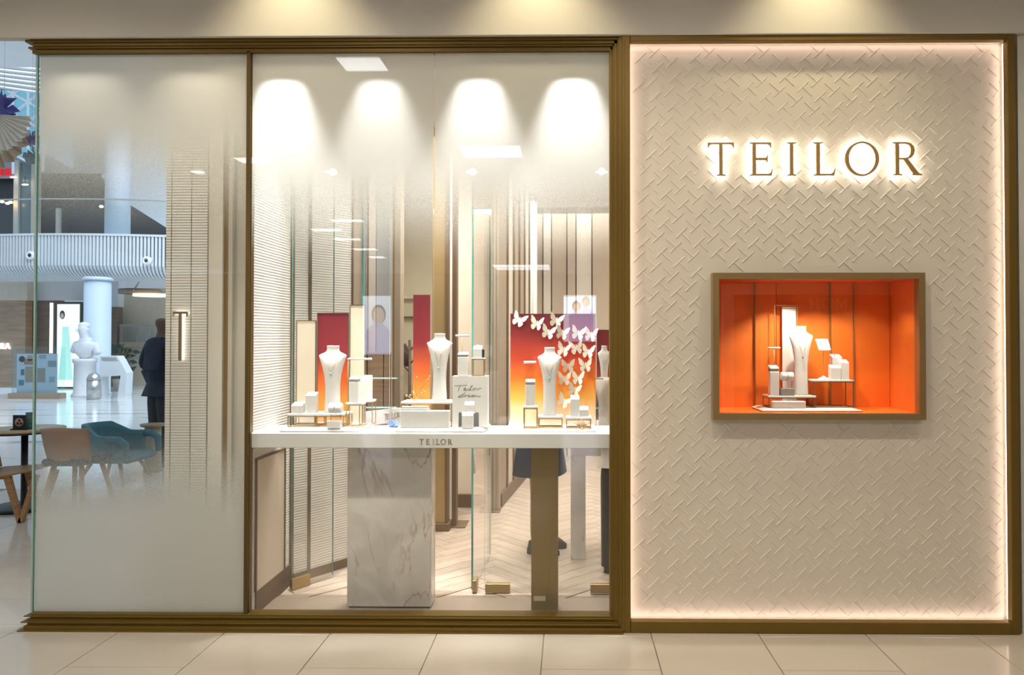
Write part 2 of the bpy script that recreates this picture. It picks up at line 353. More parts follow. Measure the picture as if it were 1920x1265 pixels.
# --- concourse floor: base slab with one stone tile object per tile
TILE = mat('polished_stone_tile', (.60, .54, .46), .16, 0, .03, 2.2, spec=.5)
GROUT = mat('tile_joint', (.30, .25, .20), .8)
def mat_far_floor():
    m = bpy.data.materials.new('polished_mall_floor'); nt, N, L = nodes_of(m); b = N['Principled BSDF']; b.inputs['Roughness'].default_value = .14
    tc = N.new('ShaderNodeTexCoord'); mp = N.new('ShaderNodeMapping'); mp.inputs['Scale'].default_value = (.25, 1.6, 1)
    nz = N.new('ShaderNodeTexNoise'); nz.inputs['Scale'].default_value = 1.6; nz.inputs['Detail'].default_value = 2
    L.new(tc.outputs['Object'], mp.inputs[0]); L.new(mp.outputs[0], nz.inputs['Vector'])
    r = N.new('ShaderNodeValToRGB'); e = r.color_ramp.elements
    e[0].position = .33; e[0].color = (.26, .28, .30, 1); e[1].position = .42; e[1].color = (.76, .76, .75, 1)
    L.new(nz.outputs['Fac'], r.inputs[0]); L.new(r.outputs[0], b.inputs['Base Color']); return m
fl = empty('floor', (0, 0, 0), 'cream polished stone tile floor of the mall concourse', 'floor', kind='structure')
box('slab', (-16, -22, -.12), (6.4, 30, -.006), GROUT, fl)
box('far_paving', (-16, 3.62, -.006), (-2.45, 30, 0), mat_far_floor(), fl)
box('rear_paving', (-16, -22, -.006), (6.4, -2.4, 0), TILE, fl)
XJ = [-.135 + .577*k for k in range(-10, 8)]; GAP = .0022
tile_me = {}
def tile(x0, x1, y0, y1):
    k = (round(x1-x0, 3), round(y1-y0, 3))
    if k not in tile_me:
        w, d = (x1-x0)/2-GAP, (y1-y0)/2-GAP
        t = MB().box((-w, -d, -.006), (w, d, 0), .0015); me = bpy.data.meshes.new('tile'); me.from_pydata([tuple(q) for q in t.v], [], t.f); me.materials.append(TILE); tile_me[k] = me
    o = bpy.data.objects.new('tile', tile_me[k]); COL.objects.link(o); o.parent = fl
    o.location = ((x0+x1)/2, (y0+y1)/2, random.uniform(-.0006, 0))
for i, x in enumerate(XJ[:-1]):
    x1 = XJ[i+1]; odd = i % 2 == 0
    ys = [.03, -.095]
    y = -.484 if odd else -.87
    while y > -2.4: ys.append(y); y -= .577
    ys.append(-2.4)
    for a, b in zip(ys, ys[1:]): tile(x, x1, b, a)
    if x1 < -2.3:
        ys = [.03] + [(.42 if odd else .72)+.6*k for k in range(5)] + [3.62]
        for a, b in zip(ys, ys[1:]): tile(x, x1, a, b)
# --- painted bulkhead above the shopfront, concourse ceiling, side walls
zb = Zh(66, -.065)
box('wall_front', (-5.2, -.065, zb), (3.2, -.015, 3.9), BULK, None, .004, label='painted beige bulkhead wall above the bronze shopfront', cat='wall', kind='structure')
ce = box('ceiling', (-12, -22, 3.9), (6.4, -.05, 4.1), CEIL, None, label='white concourse ceiling in front of the shop', cat='ceiling', kind='structure')
wr = empty('wall_right', (2.75, 0, 0), 'narrow pale wall edge right of the lit panel', 'wall', kind='structure')
xr = X(1906, -.03)
box('pier', (xr+.012, -.04, 0), (3.2, .4, zb), mat('pale_pier', (.66, .66, .60), .6), wr)
box('concourse_side', (6.2, -22, 0), (6.4, .2, 3.9), BULK, wr)
box('upper_pier', (3.2, -.04, 0), (6.2, .4, 3.9), BULK, wr)
# --- bronze portal: stepped header, sill, right post and one mullion
zt = [Zh(y, 0, 600) for y in (69, 79, 91, 97)]
zs = [Zh(y, 0, 600) for y in (1150, 1159, 1170, 1184)]
xl = X(62, 0); xp = X(1143, 0); xpr = X(1168.5, 0)
tr = empty('trim_1', (xl, 0, 0), 'stepped bronze portal frame around the glass shopfront', 'shopfront frame', kind='structure')
def stepped(sign, z0, z1, zl, xo):
    m = MB(); h = (z1-z0)/3
    for k in range(3):                                # k = 0 outermost
        za = z0+h*k; lip = h*.32; f = -.075+.022*k; left = xo-(.024-.012*k)
        m.box((left+.022, f+.018, za+(lip if sign > 0 else 0)), (xpr-.02*0, .05, za+h-(0 if sign > 0 else lip)))
        m.box((left-.016, f, za if sign > 0 else za+h-lip), (xpr-.012*k-.004, .05, za+lip if sign > 0 else za+h))
    return m
mh = MB(); hh = (zt[0]-zt[3])/3
for k in range(3):
    z1 = zt[0]-hh*k; f = -.06+.02*k; L_ = X((41, 47, 53)[k], f, 80); R_ = xpr-.010-.020*k
    mh.box((L_+.035, f+.012, z1-hh), (R_, .06, z1-.006)); mh.box((L_, f, z1-.010 if k else z1-.006), (R_, .06, z1))
mh.box((xl-.012, -.012, zt[3]-.006), (xp+.006, .03, zt[3]+.012))
mh.build('header', BRONZE, tr)
ms = MB(); hs = (zs[0]-.0)/3
for k in range(3):
    z0 = hs*k; f = -.075+.02*k; L_ = X((31, 38, 44)[k], f, 1170); R_ = xpr-.006-.022*k
    ms.box((L_+.03, f+.012, z0), (R_, .06, z0+hs)); ms.box((L_, f, z0+hs*.55 if k else 0), (R_, .06, z0+hs*.72 if k else hs*.2))
ms.build('sill', BRONZE, tr)
mp_ = MB(); wv = (xpr-xp)/3
for k in range(3):
    x1 = xpr-wv*k; f = -.06+.02*k
    mp_.box((x1-wv, f+.012, hs*(k+.6)), (x1-.006, .06, zt[0]-hh*k)); mp_.box((x1-.008, f, hs*(k+.6)), (x1, .06, zt[0]-hh*k))
mp_.build('post', BRONZE, tr)
xm0, xm1 = X(461, 0), X(468, 0)
box('mullion', (xm0, -.012, zs[0]-.004), (xm1, .05, zt[3]+.004), mat('dark_mullion_bronze', (.11, .065, .012), .5, .3), tr, .002)
# --- glass panes with their frosted film
zc = zs[0]-.003; ztop = zt[3]+.004
def pane(name, x0, x1, Y, z0, z1, label, film=None, t=.012, edge=GLASS_E, left_edge=True, cat='window', kind='structure'):
    r = empty(name, ((x0+x1)/2, Y, z0), label, cat, kind=kind)
    g = MB().box((x0, Y, z0), (x1, Y+t, z1)).build('glass', [GLASS, edge], r)
    for p in g.data.polygons:
        if abs(p.normal.x) > .5: p.material_index = 1
    if film:
        f = MB(); f.add([(x0+.002, Y+t+.002, z0), (x1-.002, Y+t+.002, z0), (x1-.002, Y+t+.002, z1), (x0+.002, Y+t+.002, z1)], [(0, 1, 2, 3)])
        f.add([(x0+.002, Y+t+.0026, z0), (x1-.002, Y+t+.0026, z0), (x1-.002, Y+t+.0026, z1), (x0+.002, Y+t+.0026, z1)], [(3, 2, 1, 0)]) if False else None
        f.build('frosted_film', film, r)
    return r
H_ = ztop-zc
fz = lambda py: max(0, min(1, (Zh(py, 0)-zc)/H_))
FILM1 = mat_film('frosted_film_both_ends', [(fz(985), .985), (fz(800), .0), (fz(455), .0), (fz(215), .985)], tl=.3)
FILM2 = mat_film('frosted_film_top', [(fz(500), .0), (fz(300), .97), (1.0, .985)])
pane('window_1', X(66, 0), xm0, .0, zc, ztop, 'tall glass pane frosted at top and bottom left of the bronze mullion', FILM1)
box('corner_edge', (X(62, 0), 0.001, zc), (X(65.5, 0), .014, ztop), TEAL_E, None)
bpy.data.objects['corner_edge'].parent = bpy.data.objects['window_1']; bpy.data.objects['corner_edge'].location = LOC[bpy.data.objects['corner_edge']]-LOC[bpy.data.objects['window_1']]
bpy.data.objects['corner_edge'].data.materials[0] = mat('pale_glass_edge', (.42, .58, .55), .2, 0, .08, 8)
xj = X(812.5, 0)
pane('window_2', xm1, xj-.0012, .0, zc, ztop, 'left half of the display window, frosted only along its top', FILM2, edge=GLASS)
pane('window_3', xj+.0012, xp+.006, .0, zc, ztop, 'right half of the display window beside the bronze post', FILM2, edge=GLASS)
# ================================================================== lit relief panel with sign and niche
px0, px1 = X(1183, .03), X(1894, .03)
pz0, pz1 = Zh(1164, .03, 1500), Zh(77, .03, 1500)
fp = empty('relief_feature_wall', ((px0+px1)/2, 0, 0), 'large cream relief wall panel in a bronze frame with glowing edges', 'wall panel')
# niche opening in pixels
no = pb(1345, 520, 1728, 779, .03, .01)
nx0, nx1, nz0, nz1 = no[0].x, no[1].x, no[0].z, no[1].z
m = MB(); e = .045
for a, b in (((px0-e, pz0-e), (nx0, pz1+e)), ((nx1, pz0-e), (px1+e, pz1+e)), ((nx0, pz0-e), (nx1, nz0)), ((nx0, nz1), (nx1, pz1+e))):
    m.box((a[0], .03, a[1]), (b[0], .055, b[1]))
m.build('panel_board', PLASTER, fp)
# frame members
fy0, fy1 = -.055, .06
fxl0, fxl1 = X(1168.5, fy0)+.001, X(1182, fy0); fxr0, fxr1 = X(1894, fy0), X(1909, fy0)
fzt0, fzt1 = Zh(76, fy0, 1500), Zh(62, fy0, 1500); fzb1 = Zh(1166, fy0, 1500)
def prof(name, a, b): box(name, a, b, BRONZE, fp, .003)
prof('frame_stile', (fxl0, fy0, 0), (fxl1, -.01, fzt1)); prof('frame_stile', (fxr0, fy0, 0), (fxr1, -.01, fzt1))
prof('frame_rail', (fxl1+.0005, fy0, fzt0), (fxr0-.0005, -.01, fzt1)); prof('frame_rail', (fxl1+.0005, fy0, 0), (fxr0-.0005, -.01, fzb1))
m = MB(); s_ = .050
m.box((fxl0+.003, -.0095, .0), (fxl0+.008, .06, fzt1)); m.box((fxr1-.008+s_*0, -.0095, 0), (fxr1-.003, .06, fzt1))
m.box((fxl0+.009, -.0095, fzt1-.006), (fxr1-.009, .06, fzt1)); m.box((fxl0+.009, -.0095, 0), (fxr1-.009, .06, .006)); m.build('frame_return', BRONZE, fp)
LED = mat_emit('warm_led', (1.0, .76, .64), 5.0)
for a, b in (((fxl1-.014, -.009, fzb1), (fxl1-.010, .012, fzt0)), ((fxr0+.010, -.009, fzb1), (fxr0+.014, .012, fzt0)),
             ((fxl1, -.009, fzt0+.010), (fxr0, .012, fzt0+.014)), ((fxl1, -.009, fzb1-.014), (fxr0, .012, fzb1-.010))):
    box('led_strip', a, b, LED, fp)
# raised T motifs
def sc(dx, dy): return (dx/340.0, -dy/340.0)
def motif(up):
    m = MB(); wd_ = .0042; h_ = .0032
    def bar(a, b):
        a = Vector((a[0], 0, a[1])); b = Vector((b[0], 0, b[1])); t = (b-a).normalized(); n = Vector((-t.z, 0, t.x))*wd_
        q = [a-n, b-n, b+n, a+n]; q2 = [a-n*.55, b-n*.55, b+n*.55, a+n*.55]
        m.add([v for v in q]+[v+Vector((0, -h_, 0)) for v in q2], [(4, 5, 6, 7), (0, 1, 5, 4), (1, 2, 6, 5), (2, 3, 7, 6), (3, 0, 4, 7)])
    bar(sc(-10.3, 9.7), sc(10.3, -9.7))
    if up: bar(sc(-18.0, -16.6), sc(-.8, -.8))
    else: bar(sc(.8, .8), sc(18.0, 16.6))
    me = bpy.data.meshes.new('relief_motif'); me.from_pydata([tuple(v) for v in m.v], [], m.f); me.materials.append(PLASTER); return me
MT = [motif(False), motif(True)]
pts = []
av, cv = Vector((32.9, 18.2)), Vector((-37.2, 36.5))
for i in range(-60, 80):
    for j in range(-60, 60):
        q = Vector((1190+905/12.65, 180+248/12.65)) + av*i + cv*j
        for up, off in ((0, Vector((0, 0))), (1, Vector((-10.5, 27.0)))):
            u = q+off
            if 1192 < u.x < 1890 and 92 < u.y < 1160 and not (1322 < u.x < 1750 and 496 < u.y < 802): pts.append((u.x, u.y, up))
pts.sort(key=lambda t: (abs(t[1]-420)*.8+abs(t[0]-1540)*.6))
rest = MB()
for k, (x, y, up) in enumerate(pts):
    w = P(x, y, .03)
    if k < 300:
        o = link_mesh('relief_motif', MT[up], (w.x, .0302, w.z), PLASTER, fp)
    else:
        rest.add([v.co + Vector((w.x, .0302, w.z)) for v in MT[up].vertices], [list(p.vertices) for p in MT[up].polygons])
rest.build('relief_motif_field', PLASTER, fp, kind='stuff')
# --- halo-lit letters
sg = empty('illuminated_sign', (X(1530, 0), .01, Zh(330, .0)), 'halo-lit bronze serif letters TEILOR mounted on the cream relief panel', 'sign')
lh = Zh(267, -.005, 1500)-Zh(329, -.005, 1500); lz = Zh(329, -.005, 1500)
HALO = mat_emit('white_led', (1.0, .93, .80), 16.0)
LETTER = mat('bronze_letter', (.42, .26, .09), .45, .2, .05, 5)
spans = {0: (1328, 1377), 1: (1407, 1450), 2: (1477, 1494), 3: (1527, 1568), 4: (1586, 1650), 5: (1676, 1731)}
nat = {'T': .80, 'E': .69, 'I': .28, 'L': .65, 'O': 1.03, 'R': .88}
for i, ch in enumerate('TEILOR'):
    x0, x1 = X(spans[i][0], -.005), X(spans[i][1], -.005); k = (x1-x0)/(nat[ch]*lh)
    o = word(sg, ch, [x0], -.004, lz, lh, .012, LETTER, 'letter', None, [k])[0]
    cx_ = (x0+x1)/2; me = o.data.copy(); me.materials.clear(); me.materials.append(HALO)
    b = bpy.data.objects.new('halo_light', me); COL.objects.link(b); b.parent = o; b.location = (nat[ch]*lh*k*.04, .013, lh*.02); b.scale = (.92, .5, .96)
# --- display niche
nf = empty('display_niche', ((nx0+nx1)/2, .1, nz0), 'bronze-framed showcase window lined in orange set into the cream panel', 'showcase')
o0, o1 = pb(1337, 511, 1736, 787, -.03, .05); w_ = .034
y0_, y1_ = -.03, .029
MB().prism([(o0.x, o1.z), (o1.x, o1.z), (o1.x-w_, o1.z-w_), (o0.x+w_, o1.z-w_)], y0_, y1_).build('frame_rail', BRONZE_L, nf)
MB().prism([(o0.x, o0.z), (o0.x+w_, o0.z+w_), (o1.x-w_, o0.z+w_), (o1.x, o0.z)], y0_, y1_).build('frame_rail', BRONZE_L, nf)
MB().prism([(o0.x, o0.z), (o0.x, o1.z), (o0.x+w_, o1.z-w_), (o0.x+w_, o0.z+w_)], y0_, y1_).build('frame_stile', BRONZE_L, nf)
MB().prism([(o1.x, o0.z), (o1.x-w_, o0.z+w_), (o1.x-w_, o1.z-w_), (o1.x, o1.z)], y0_, y1_).build('frame_stile', BRONZE_L, nf)
ix0, ix1, iz0, iz1 = o0.x+w_-.012, o1.x-w_+.012, o0.z+w_-.002, o1.z-w_+.012
NB = .36
box('lining_wall', (ix0-.02, .0, iz0-.02), (ix0, NB+.02, iz1+.02), ORANGE, nf); box('lining_wall', (ix1, .0, iz0-.02), (ix1+.02, NB+.02, iz1+.02), ORANGE, nf)
box('lining_ceiling', (ix0, .0, iz1), (ix1, NB+.02, iz1+.02), ORANGE, nf); box('lining_floor', (ix0, .0, iz0-.02), (ix1, NB+.02, iz0), ORANGE, nf)
bx = [ix0, X(1415, NB), X(1455, NB), X(1556, NB), X(1599, NB), ix1]
for k in range(5): box('back_panel', (bx[k]+.003, NB-(.012 if k in (1, 3) else 0), iz0), (bx[k+1]-.003, NB+.02, iz1), ORANGE, nf)
for k in (1, 3, 4): box('gold_trim', (bx[k]-.003, NB-.018, iz0), (bx[k]+.003, NB, iz1), GOLD, nf)
box('glass', (o0.x+w_-.004, -.008, o0.z+w_-.004), (o1.x-w_+.004, -.002, o1.z-w_+.004), GLASS_N, nf)
for k, (lx, ly) in enumerate(((1490, .08), (1560, .06), (1640, .06))):
    q = X(lx, .1)
    box('spot_lamp', (q-.02, ly-.02, iz1-.006), (q+.02, ly+.02, iz1-.001), SILVER, nf)
    lamp('niche_spot', 'SPOT', (q, ly, iz1-.012), (14.0, 9.0, 3.5)[k], (1, .90, .74), spot_size=math.radians(105), spot_blend=.5, shadow_soft_size=.015, aim=(q-.02, .2, iz0))
# ================================================================== display shelf and its supports
sy0, sy1 = .035, .40
sz1 = Zh(812, sy0, 800); sz0 = Zh(840, sy0, 800)
shx0 = X(470, sy0)-.004; shx1 = X(1143, sy0)+.02
sh = empty('display_shelf', ((shx0+shx1)/2, .2, sz0), 'long white display shelf with small bronze letters behind the window', 'shelf')
box('shelf_board', (shx0, sy0, sz0), (shx1, sy1, sz1), WHITE, sh, .003)
hx = [787, 799.5, 811.5, 818.5, 826.5, 840]; lz2 = Zh(832.5, sy0, 815); lh2 = Zh(822.5, sy0, 815)-lz2
word(sh, 'TEILOR', [X(q, sy0) for q in hx], sy0-.002, lz2, lh2, .003, mat('dull_bronze_letter', (.34, .27, .16), .5, .3), 'letter')
# four recessed window downlights that light the shelf and graze the frosted film
for q, pw in ((545, 240), (722, 130), (903, 180), (1074, 230)):
    lx = X(q, .13, 100)
    t = empty('window_downlight', (lx, .135, 3.47), 'recessed downlight above the display window, over the %s of the shelf' % ({545: 'left end', 722: 'left middle', 903: 'right middle', 1074: 'right end'}[q]), 'downlight', 'window downlights')
    MB().lathe([(.045, 0), (.045, .03), (.03, .03), (.03, .004), (.036, 0)], (lx, .135, 3.472), 20).build('trim_ring', WHITE, t)
    lamp('window_spot', 'SPOT', (lx, .135, 3.46), pw, (1, .985, .96), spot_size=math.radians(46), spot_blend=.75, shadow_soft_size=.015, aim=(lx, .15, 0))
for q, nm in ((190, 'left'), (395, 'right')):
    lx = X(q, .16, 100); t = empty('window_downlight', (lx, .16, 3.47), nm + ' downlight between the frosted pane and the ribbed pier', 'downlight', 'frosted pane downlights')
    MB().lathe([(.045, 0), (.045, .03), (.03, .03), (.03, .004), (.036, 0)], (lx, .16, 3.472), 20).build('trim_ring', WHITE, t)
    lamp('pier_spot', 'SPOT', (lx, .16, 3.46), 40, (1, .86, .68), spot_size=math.radians(80), spot_blend=1.0, shadow_soft_size=.03, aim=(lx, .18, 0))
for q in (600, 800, 880, 1040):                        # added fill spots that brighten the three groups
    lx = X(q, .3, 700); t = empty('shelf_fill_spot', (lx, .30, 3.47), 'added fill spot above the shelf %s' % ({600: 'over the left group', 800: 'over the middle bust', 880: 'over the lettered block', 1040: 'over the right group'}[q]), 'downlight', 'added fill spots')
    MB().lathe([(.035, 0), (.035, .03), (.025, .03), (.025, .004), (.03, 0)], (lx, .30, 3.472), 20).build('trim_ring', WHITE, t)
    lamp('shelf_fill_lamp', 'SPOT', (lx, .30, 3.46), 300 if q in (600, 1040) else 210, (1, .96, .91), spot_size=math.radians(24), spot_blend=.6, shadow_soft_size=.02, aim=(lx, .24, 1.1))
# soffit above the window box
box('ceiling_soffit', (X(66, .05), .062, 3.50), (xpr, .62, 3.56), CEIL, None, label='white soffit over the display window', cat='ceiling', kind='structure')
MARB = mat_marble('white_marble', (.78, .74, .70), (.50, .33, .23))
pl = pb(651, 842, 808, 1141, .20, .0)
pd = empty('marble_plinth', ((pl[0].x+pl[1].x)/2, .25, FZ), 'white veined marble slab plinth carrying the display shelf', 'plinth')
box('slab', (pl[0].x, .20, FZ+.012), (pl[1].x, .34, sz0-.001), MARB, pd, .003)
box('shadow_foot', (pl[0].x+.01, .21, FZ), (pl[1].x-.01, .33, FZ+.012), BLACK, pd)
bl = pb(996, 842, 1046, 1146, .13, .0)
lg = empty('shelf_support', ((bl[0].x+bl[1].x)/2, .2, FZ), 'square bronze leg with a worn patch under the display shelf', 'support leg')
box('leg_casing', (bl[0].x, .13, FZ), (bl[1].x, .27, sz0-.001), mat('satin_bronze_leg', (.28, .185, .06), .38, .5, .08, 2), lg, .002)
box('worn_patch', (X(1001, .13), .1293, Zh(1126, .13)), (X(1023, .13), .1299, Zh(1117, .13)), mat('bare_patch', (.62, .50, .36), .7), lg)
# ================================================================== builders for display props
def base_plate(name, xa, xb, y0, y1, z, h, label, bevel=.03, cat='display tray'):
    m = MB(); b = bevel
    m.add([(xa+.006, y0+.006, z), (xb-.006, y0+.006, z), (xb-.006, y1, z), (xa+.006, y1, z),
           (xa, y0, z+h*.45), (xb, y0, z+h*.45), (xb, y1, z+h*.45), (xa, y1, z+h*.45),
           (xa+b, y0+b*.8, z+h), (xb-b, y0+b*.8, z+h), (xb-b, y1, z+h), (xa+b, y1, z+h)],
          [(3, 2, 1, 0), (8, 9, 10, 11)] + [(i, (i+1) % 4, (i+1) % 4+4, i+4) for i in range(4)] + [(i+4, (i+1) % 4+4, (i+1) % 4+8, i+8) for i in range(4)])
    return m.build(name, WHITE, None, label, cat)
def riser(xa, xb, y0, y1, z0, z1, label, top=.012, wire=.0022, group=None, metal=GOLD):
    t = empty('wire_riser', ((xa+xb)/2, (y0+y1)/2, z0), label, 'display riser', group)
    box('riser_top', (xa, y0, z1-top), (xb, y1, z1), WHITE, t, .0015)
    e = wire+.001
    for x, y in ((xa+e, y0+e), (xb-e, y0+e), (xb-e, y1-e), (xa+e, y1-e)):
        box('leg', (x-wire, y-wire, z0), (x+wire, y+wire, z1-top), metal, t)
    for zz, rn in ((z0, 'bottom_rail'), (z1-top-2*wire, 'top_rail')):
        m = MB()
        m.box((xa+e, y0+e-wire, zz), (xb-e, y0+e+wire, zz+2*wire)); m.box((xa+e, y1-e-wire, zz), (xb-e, y1-e+wire, zz+2*wire))
        m.box((xa+e-wire, y0+e, zz), (xa+e+wire, y1-e, zz+2*wire)); m.box((xb-e-wire, y0+e, zz), (xb-e+wire, y1-e, zz+2*wire)); m.build(rn, metal, t)
    return t
def bust(xa, xb, ztop, z0, Y, label, neck=.43, chain=True, depth=.42, drop=None):
    """flat necklace bust: round neck, sloping shoulders, long tapering body"""
    c = (xa+xb)/2; w = (xb-xa)/2; H = ztop-z0
    t = empty('necklace_bust', (c, Y, z0), label, 'jewelry bust')
    R = []
    for f, hw, hd, dy in ((0, .58, .60, 0), (.02, .58, .60, 0), (.25, .52, .56, 0), (.42, .52, .58, .0), (.56, .59, .63, -.02), (.68, .72, .65, -.04), (.77, .87, .60, -.05),
                          (.835, .98, .50, -.03), (.853, 1.0, .46, -.02), (.868, .92, .43, .0), (.885, .74, .41, .02), (.902, .57, .40, .03), (.92, neck+.03, .39, .04), (.945, neck, .38, .04), (.985, neck, .38, .04), (.992, neck+.015, .39, .04), (1.0, neck-.01, .37, .04)):
        R.append((c, Y+dy*w, z0+f*H, hw*w, hd*w*depth/.42*.62))
    MB().rings(R).build('bust_form', LEATHER, t)
    if chain:
        yy = Y-.66*w*.62*depth/.42-.06*w-.002; m = MB(); zc_ = z0+H*(drop or .56)
        ptsn = [(c-.30*w, yy+.006, z0+.74*H), (c-.16*w, yy, z0+.63*H+.04*H), (c, yy, zc_), (c+.16*w, yy, z0+.63*H+.04*H), (c+.30*w, yy+.006, z0+.74*H)]
        m.tube(ptsn, .0011, 5); ch = m.build('chain', GOLD, t)
        MB().sphere((c, yy-.002, zc_-.006), .0055, 8, 6, sz=1.4).build('pendant', SILVER, ch)
    return t
def watch_box(xa, xb, y0, z0, z1, label, band=True, depth=None):
    d = depth or (xb-xa)*.8; t = empty('watch_stand', ((xa+xb)/2, y0+d/2, z0), label, 'jewelry stand'); h = z1-z0
    box('block', (xa, y0, z0), (xb, y0+d, z0+h*.80), LEATHER, t, .003)
    if band: box('grey_band', (xa+.002, y0+.002, z0+h*.80), (xb-.002, y0+d-.002, z0+h*.90), GREYF, t)
    m = MB(); za = z0+h*(.90 if band else .80)
    m.add([(xa, y0, za), (xb, y0, za), (xb, y0+d, za), (xa, y0+d, za), (xa+.002, y0+.004, za+.006), (xb-.002, y0+.004, za+.006), (xb-.002, y0+d, z1), (xa+.002, y0+d, z1)],
          [(3, 2, 1, 0), (4, 5, 6, 7), (0, 1, 5, 4), (1, 2, 6, 5), (2, 3, 7, 6), (3, 0, 4, 7)])
    m.build('sloped_top', LEATHER, t); return t
def ring_cube(xa, xb, y0, z0, z1, label, ring=True, depth=None):
    d = depth or (xb-xa)*.9; t = empty('ring_block', ((xa+xb)/2, y0+d/2, z0), label, 'ring stand'); h = z1-z0
    m = MB(); f = min(.018, h*.35)
    m.add([(xa, y0, z0), (xb, y0, z0), (xb, y0+d, z0), (xa, y0+d, z0), (xa, y0, z1-f), (xb, y0, z1-f), (xb, y0+d, z1), (xa, y0+d, z1)],
          [(3, 2, 1, 0), (4, 5, 6, 7), (0, 1, 5, 4), (1, 2, 6, 5), (2, 3, 7, 6), (3, 0, 4, 7)]); m.build('block', LEATHER, t)
    if ring:
        c = Vector(((xa+xb)/2, y0+d*.5, z1-f*.5+.006)); q = [c+Vector((.008*math.cos(a*PI/6), 0, .008*math.sin(a*PI/6))) for a in range(13)]
        MB().tube(q, .0015, 5).build('ring', SILVER, t)
    return t
def bar_stand(xa, xb, Y, zbar, z0, label, xpole=None, cat='earring stand'):
    xp_ = (xa+xb)/2 if xpole is None else xpole; t = empty('bar_stand', (xp_, Y, z0), label, cat)
    MB().tube([(xa, Y, zbar), (xb, Y, zbar)], .006, 10).build('bar', WHITE, t)
    MB().tube([(xp_, Y, z0), (xp_, Y, zbar)], .002, 6).build('pole', GOLD, t)
    MB().lathe([(.014, 0), (.014, .003), (.003, .006)], (xp_, Y, z0), 14).build('foot', GOLD, t); return t
def slab_panel(name, xa, xb, y0, z0, z1, m, label, border=BROWN, bw=.004, th=.012, cat='backdrop panel'):
    t = empty(name, ((xa+xb)/2, y0, z0), label, cat)
    box('board', (xa+bw, y0+.002, z0), (xb-bw, y0+th, z1-bw), m, t)
    if border:
        box('edge', (xa, y0, z0), (xa+bw, y0+th, z1), border, t); box('edge', (xb-bw, y0, z0), (xb, y0+th, z1), border, t); box('top_edge', (xa+bw, y0, z1-bw), (xb-bw, y0+th, z1), border, t)
    return t
RED_OR = [(0, (.95, .78, .60)), (.13, (.95, .66, .36)), (.24, (.95, .46, .07)), (.40, (.88, .22, .02)), (.58, (.62, .065, .022)), (.80, (.26, .020, .018)), (1, (.115, .008, .014))]
SUN = mat_ramp('sunset_print', RED_OR)
SUN2 = mat_ramp('crimson_to_orange_print', [(0, (.90, .52, .24)), (.12, (.90, .36, .05)), (.40, (.74, .13, .022)), (.62, (.27, .022, .030)), (1, (.20, .016, .028))])
def xr_(a, b, Y): return X(a, Y, 720), X(b, Y, 720)
# ---------------------------------------------------------------- left group
zS = sz1+.0005; hB = .022; zB = zS+hB
xa, xb = xr_(523, 673, .06)
base_plate('display_tray', xa, xb, .06, .37, zS, hB, 'white display tray with sloping edges on the left end of the shelf')
a, b = xr_(555, 592, .34); slab_panel('backdrop', a, b, .34, zB, Zh(600, .34), CREAM, 'tall narrow cream backdrop panel with brown edges left of the crimson one')
a, b = xr_(594, 653, .345); slab_panel('backdrop', a, b, .345, zB, Zh(586, .345), SUN2, 'crimson to orange gradient backdrop panel behind the left bust')
a, b = xr_(655, 684, .352); slab_panel('backdrop', a, b, .352, zB, Zh(571, .352), CREAM, 'cream backdrop panel with brown edges right of the crimson one')
def rs(x0, x1, y0, y1, pyt, lab, z0=None):
    a, b = xr_(x0, x1, y0); return riser(a, b, y0, y1, zB if z0 is None else z0, Zh(pyt, y0), lab), Zh(pyt, y0)
_, zr1 = rs(539, 591, .13, .30, 776.5, 'low gold wire riser at the far left of the shelf')
_, zr2 = rs(592, 645, .13, .30, 776.5, 'low gold wire riser under the left necklace bust')
_, zr3 = rs(648, 680, .14, .21, 755, 'tall gold wire riser left of the glass shelf')
_, zr4 = rs(673, 699, .24, .32, 750, 'tall gold wire riser furthest right in the left group')
a, b = xr_(597, 649, .215); bust(a, b, Zh(648, .215), zr2, .225, 'white necklace bust in front of the crimson gradient panel', drop=.60)
a, b = xr_(546, 566, .15); ring_cube(a, b, .15, zr1, Zh(755, .15), 'short white ring block on the far left riser')
a, b = xr_(573, 593, .17); ring_cube(a, b-.004, .17, zr1, Zh(736, .17), 'taller white ring block beside the short one on the far left riser')
a, b = xr_(654, 672, .15); watch_box(a, b, .15, zr3, Zh(706, .15), 'white watch block with grey band on the tall riser beside the crimson panel', depth=.045)
a, b = xr_(676, 695, .25); watch_box(a, b, .25, zr4, Zh(704, .25), 'plain white watch block on the rearmost tall riser of the left group', band=False, depth=.045)
a, b = xr_(652, 697, .225); bar_stand(a, b, .225, Zh(673, .225), zB, 'white crossbar earring stand rising beside the crimson panel', X(653, .225))
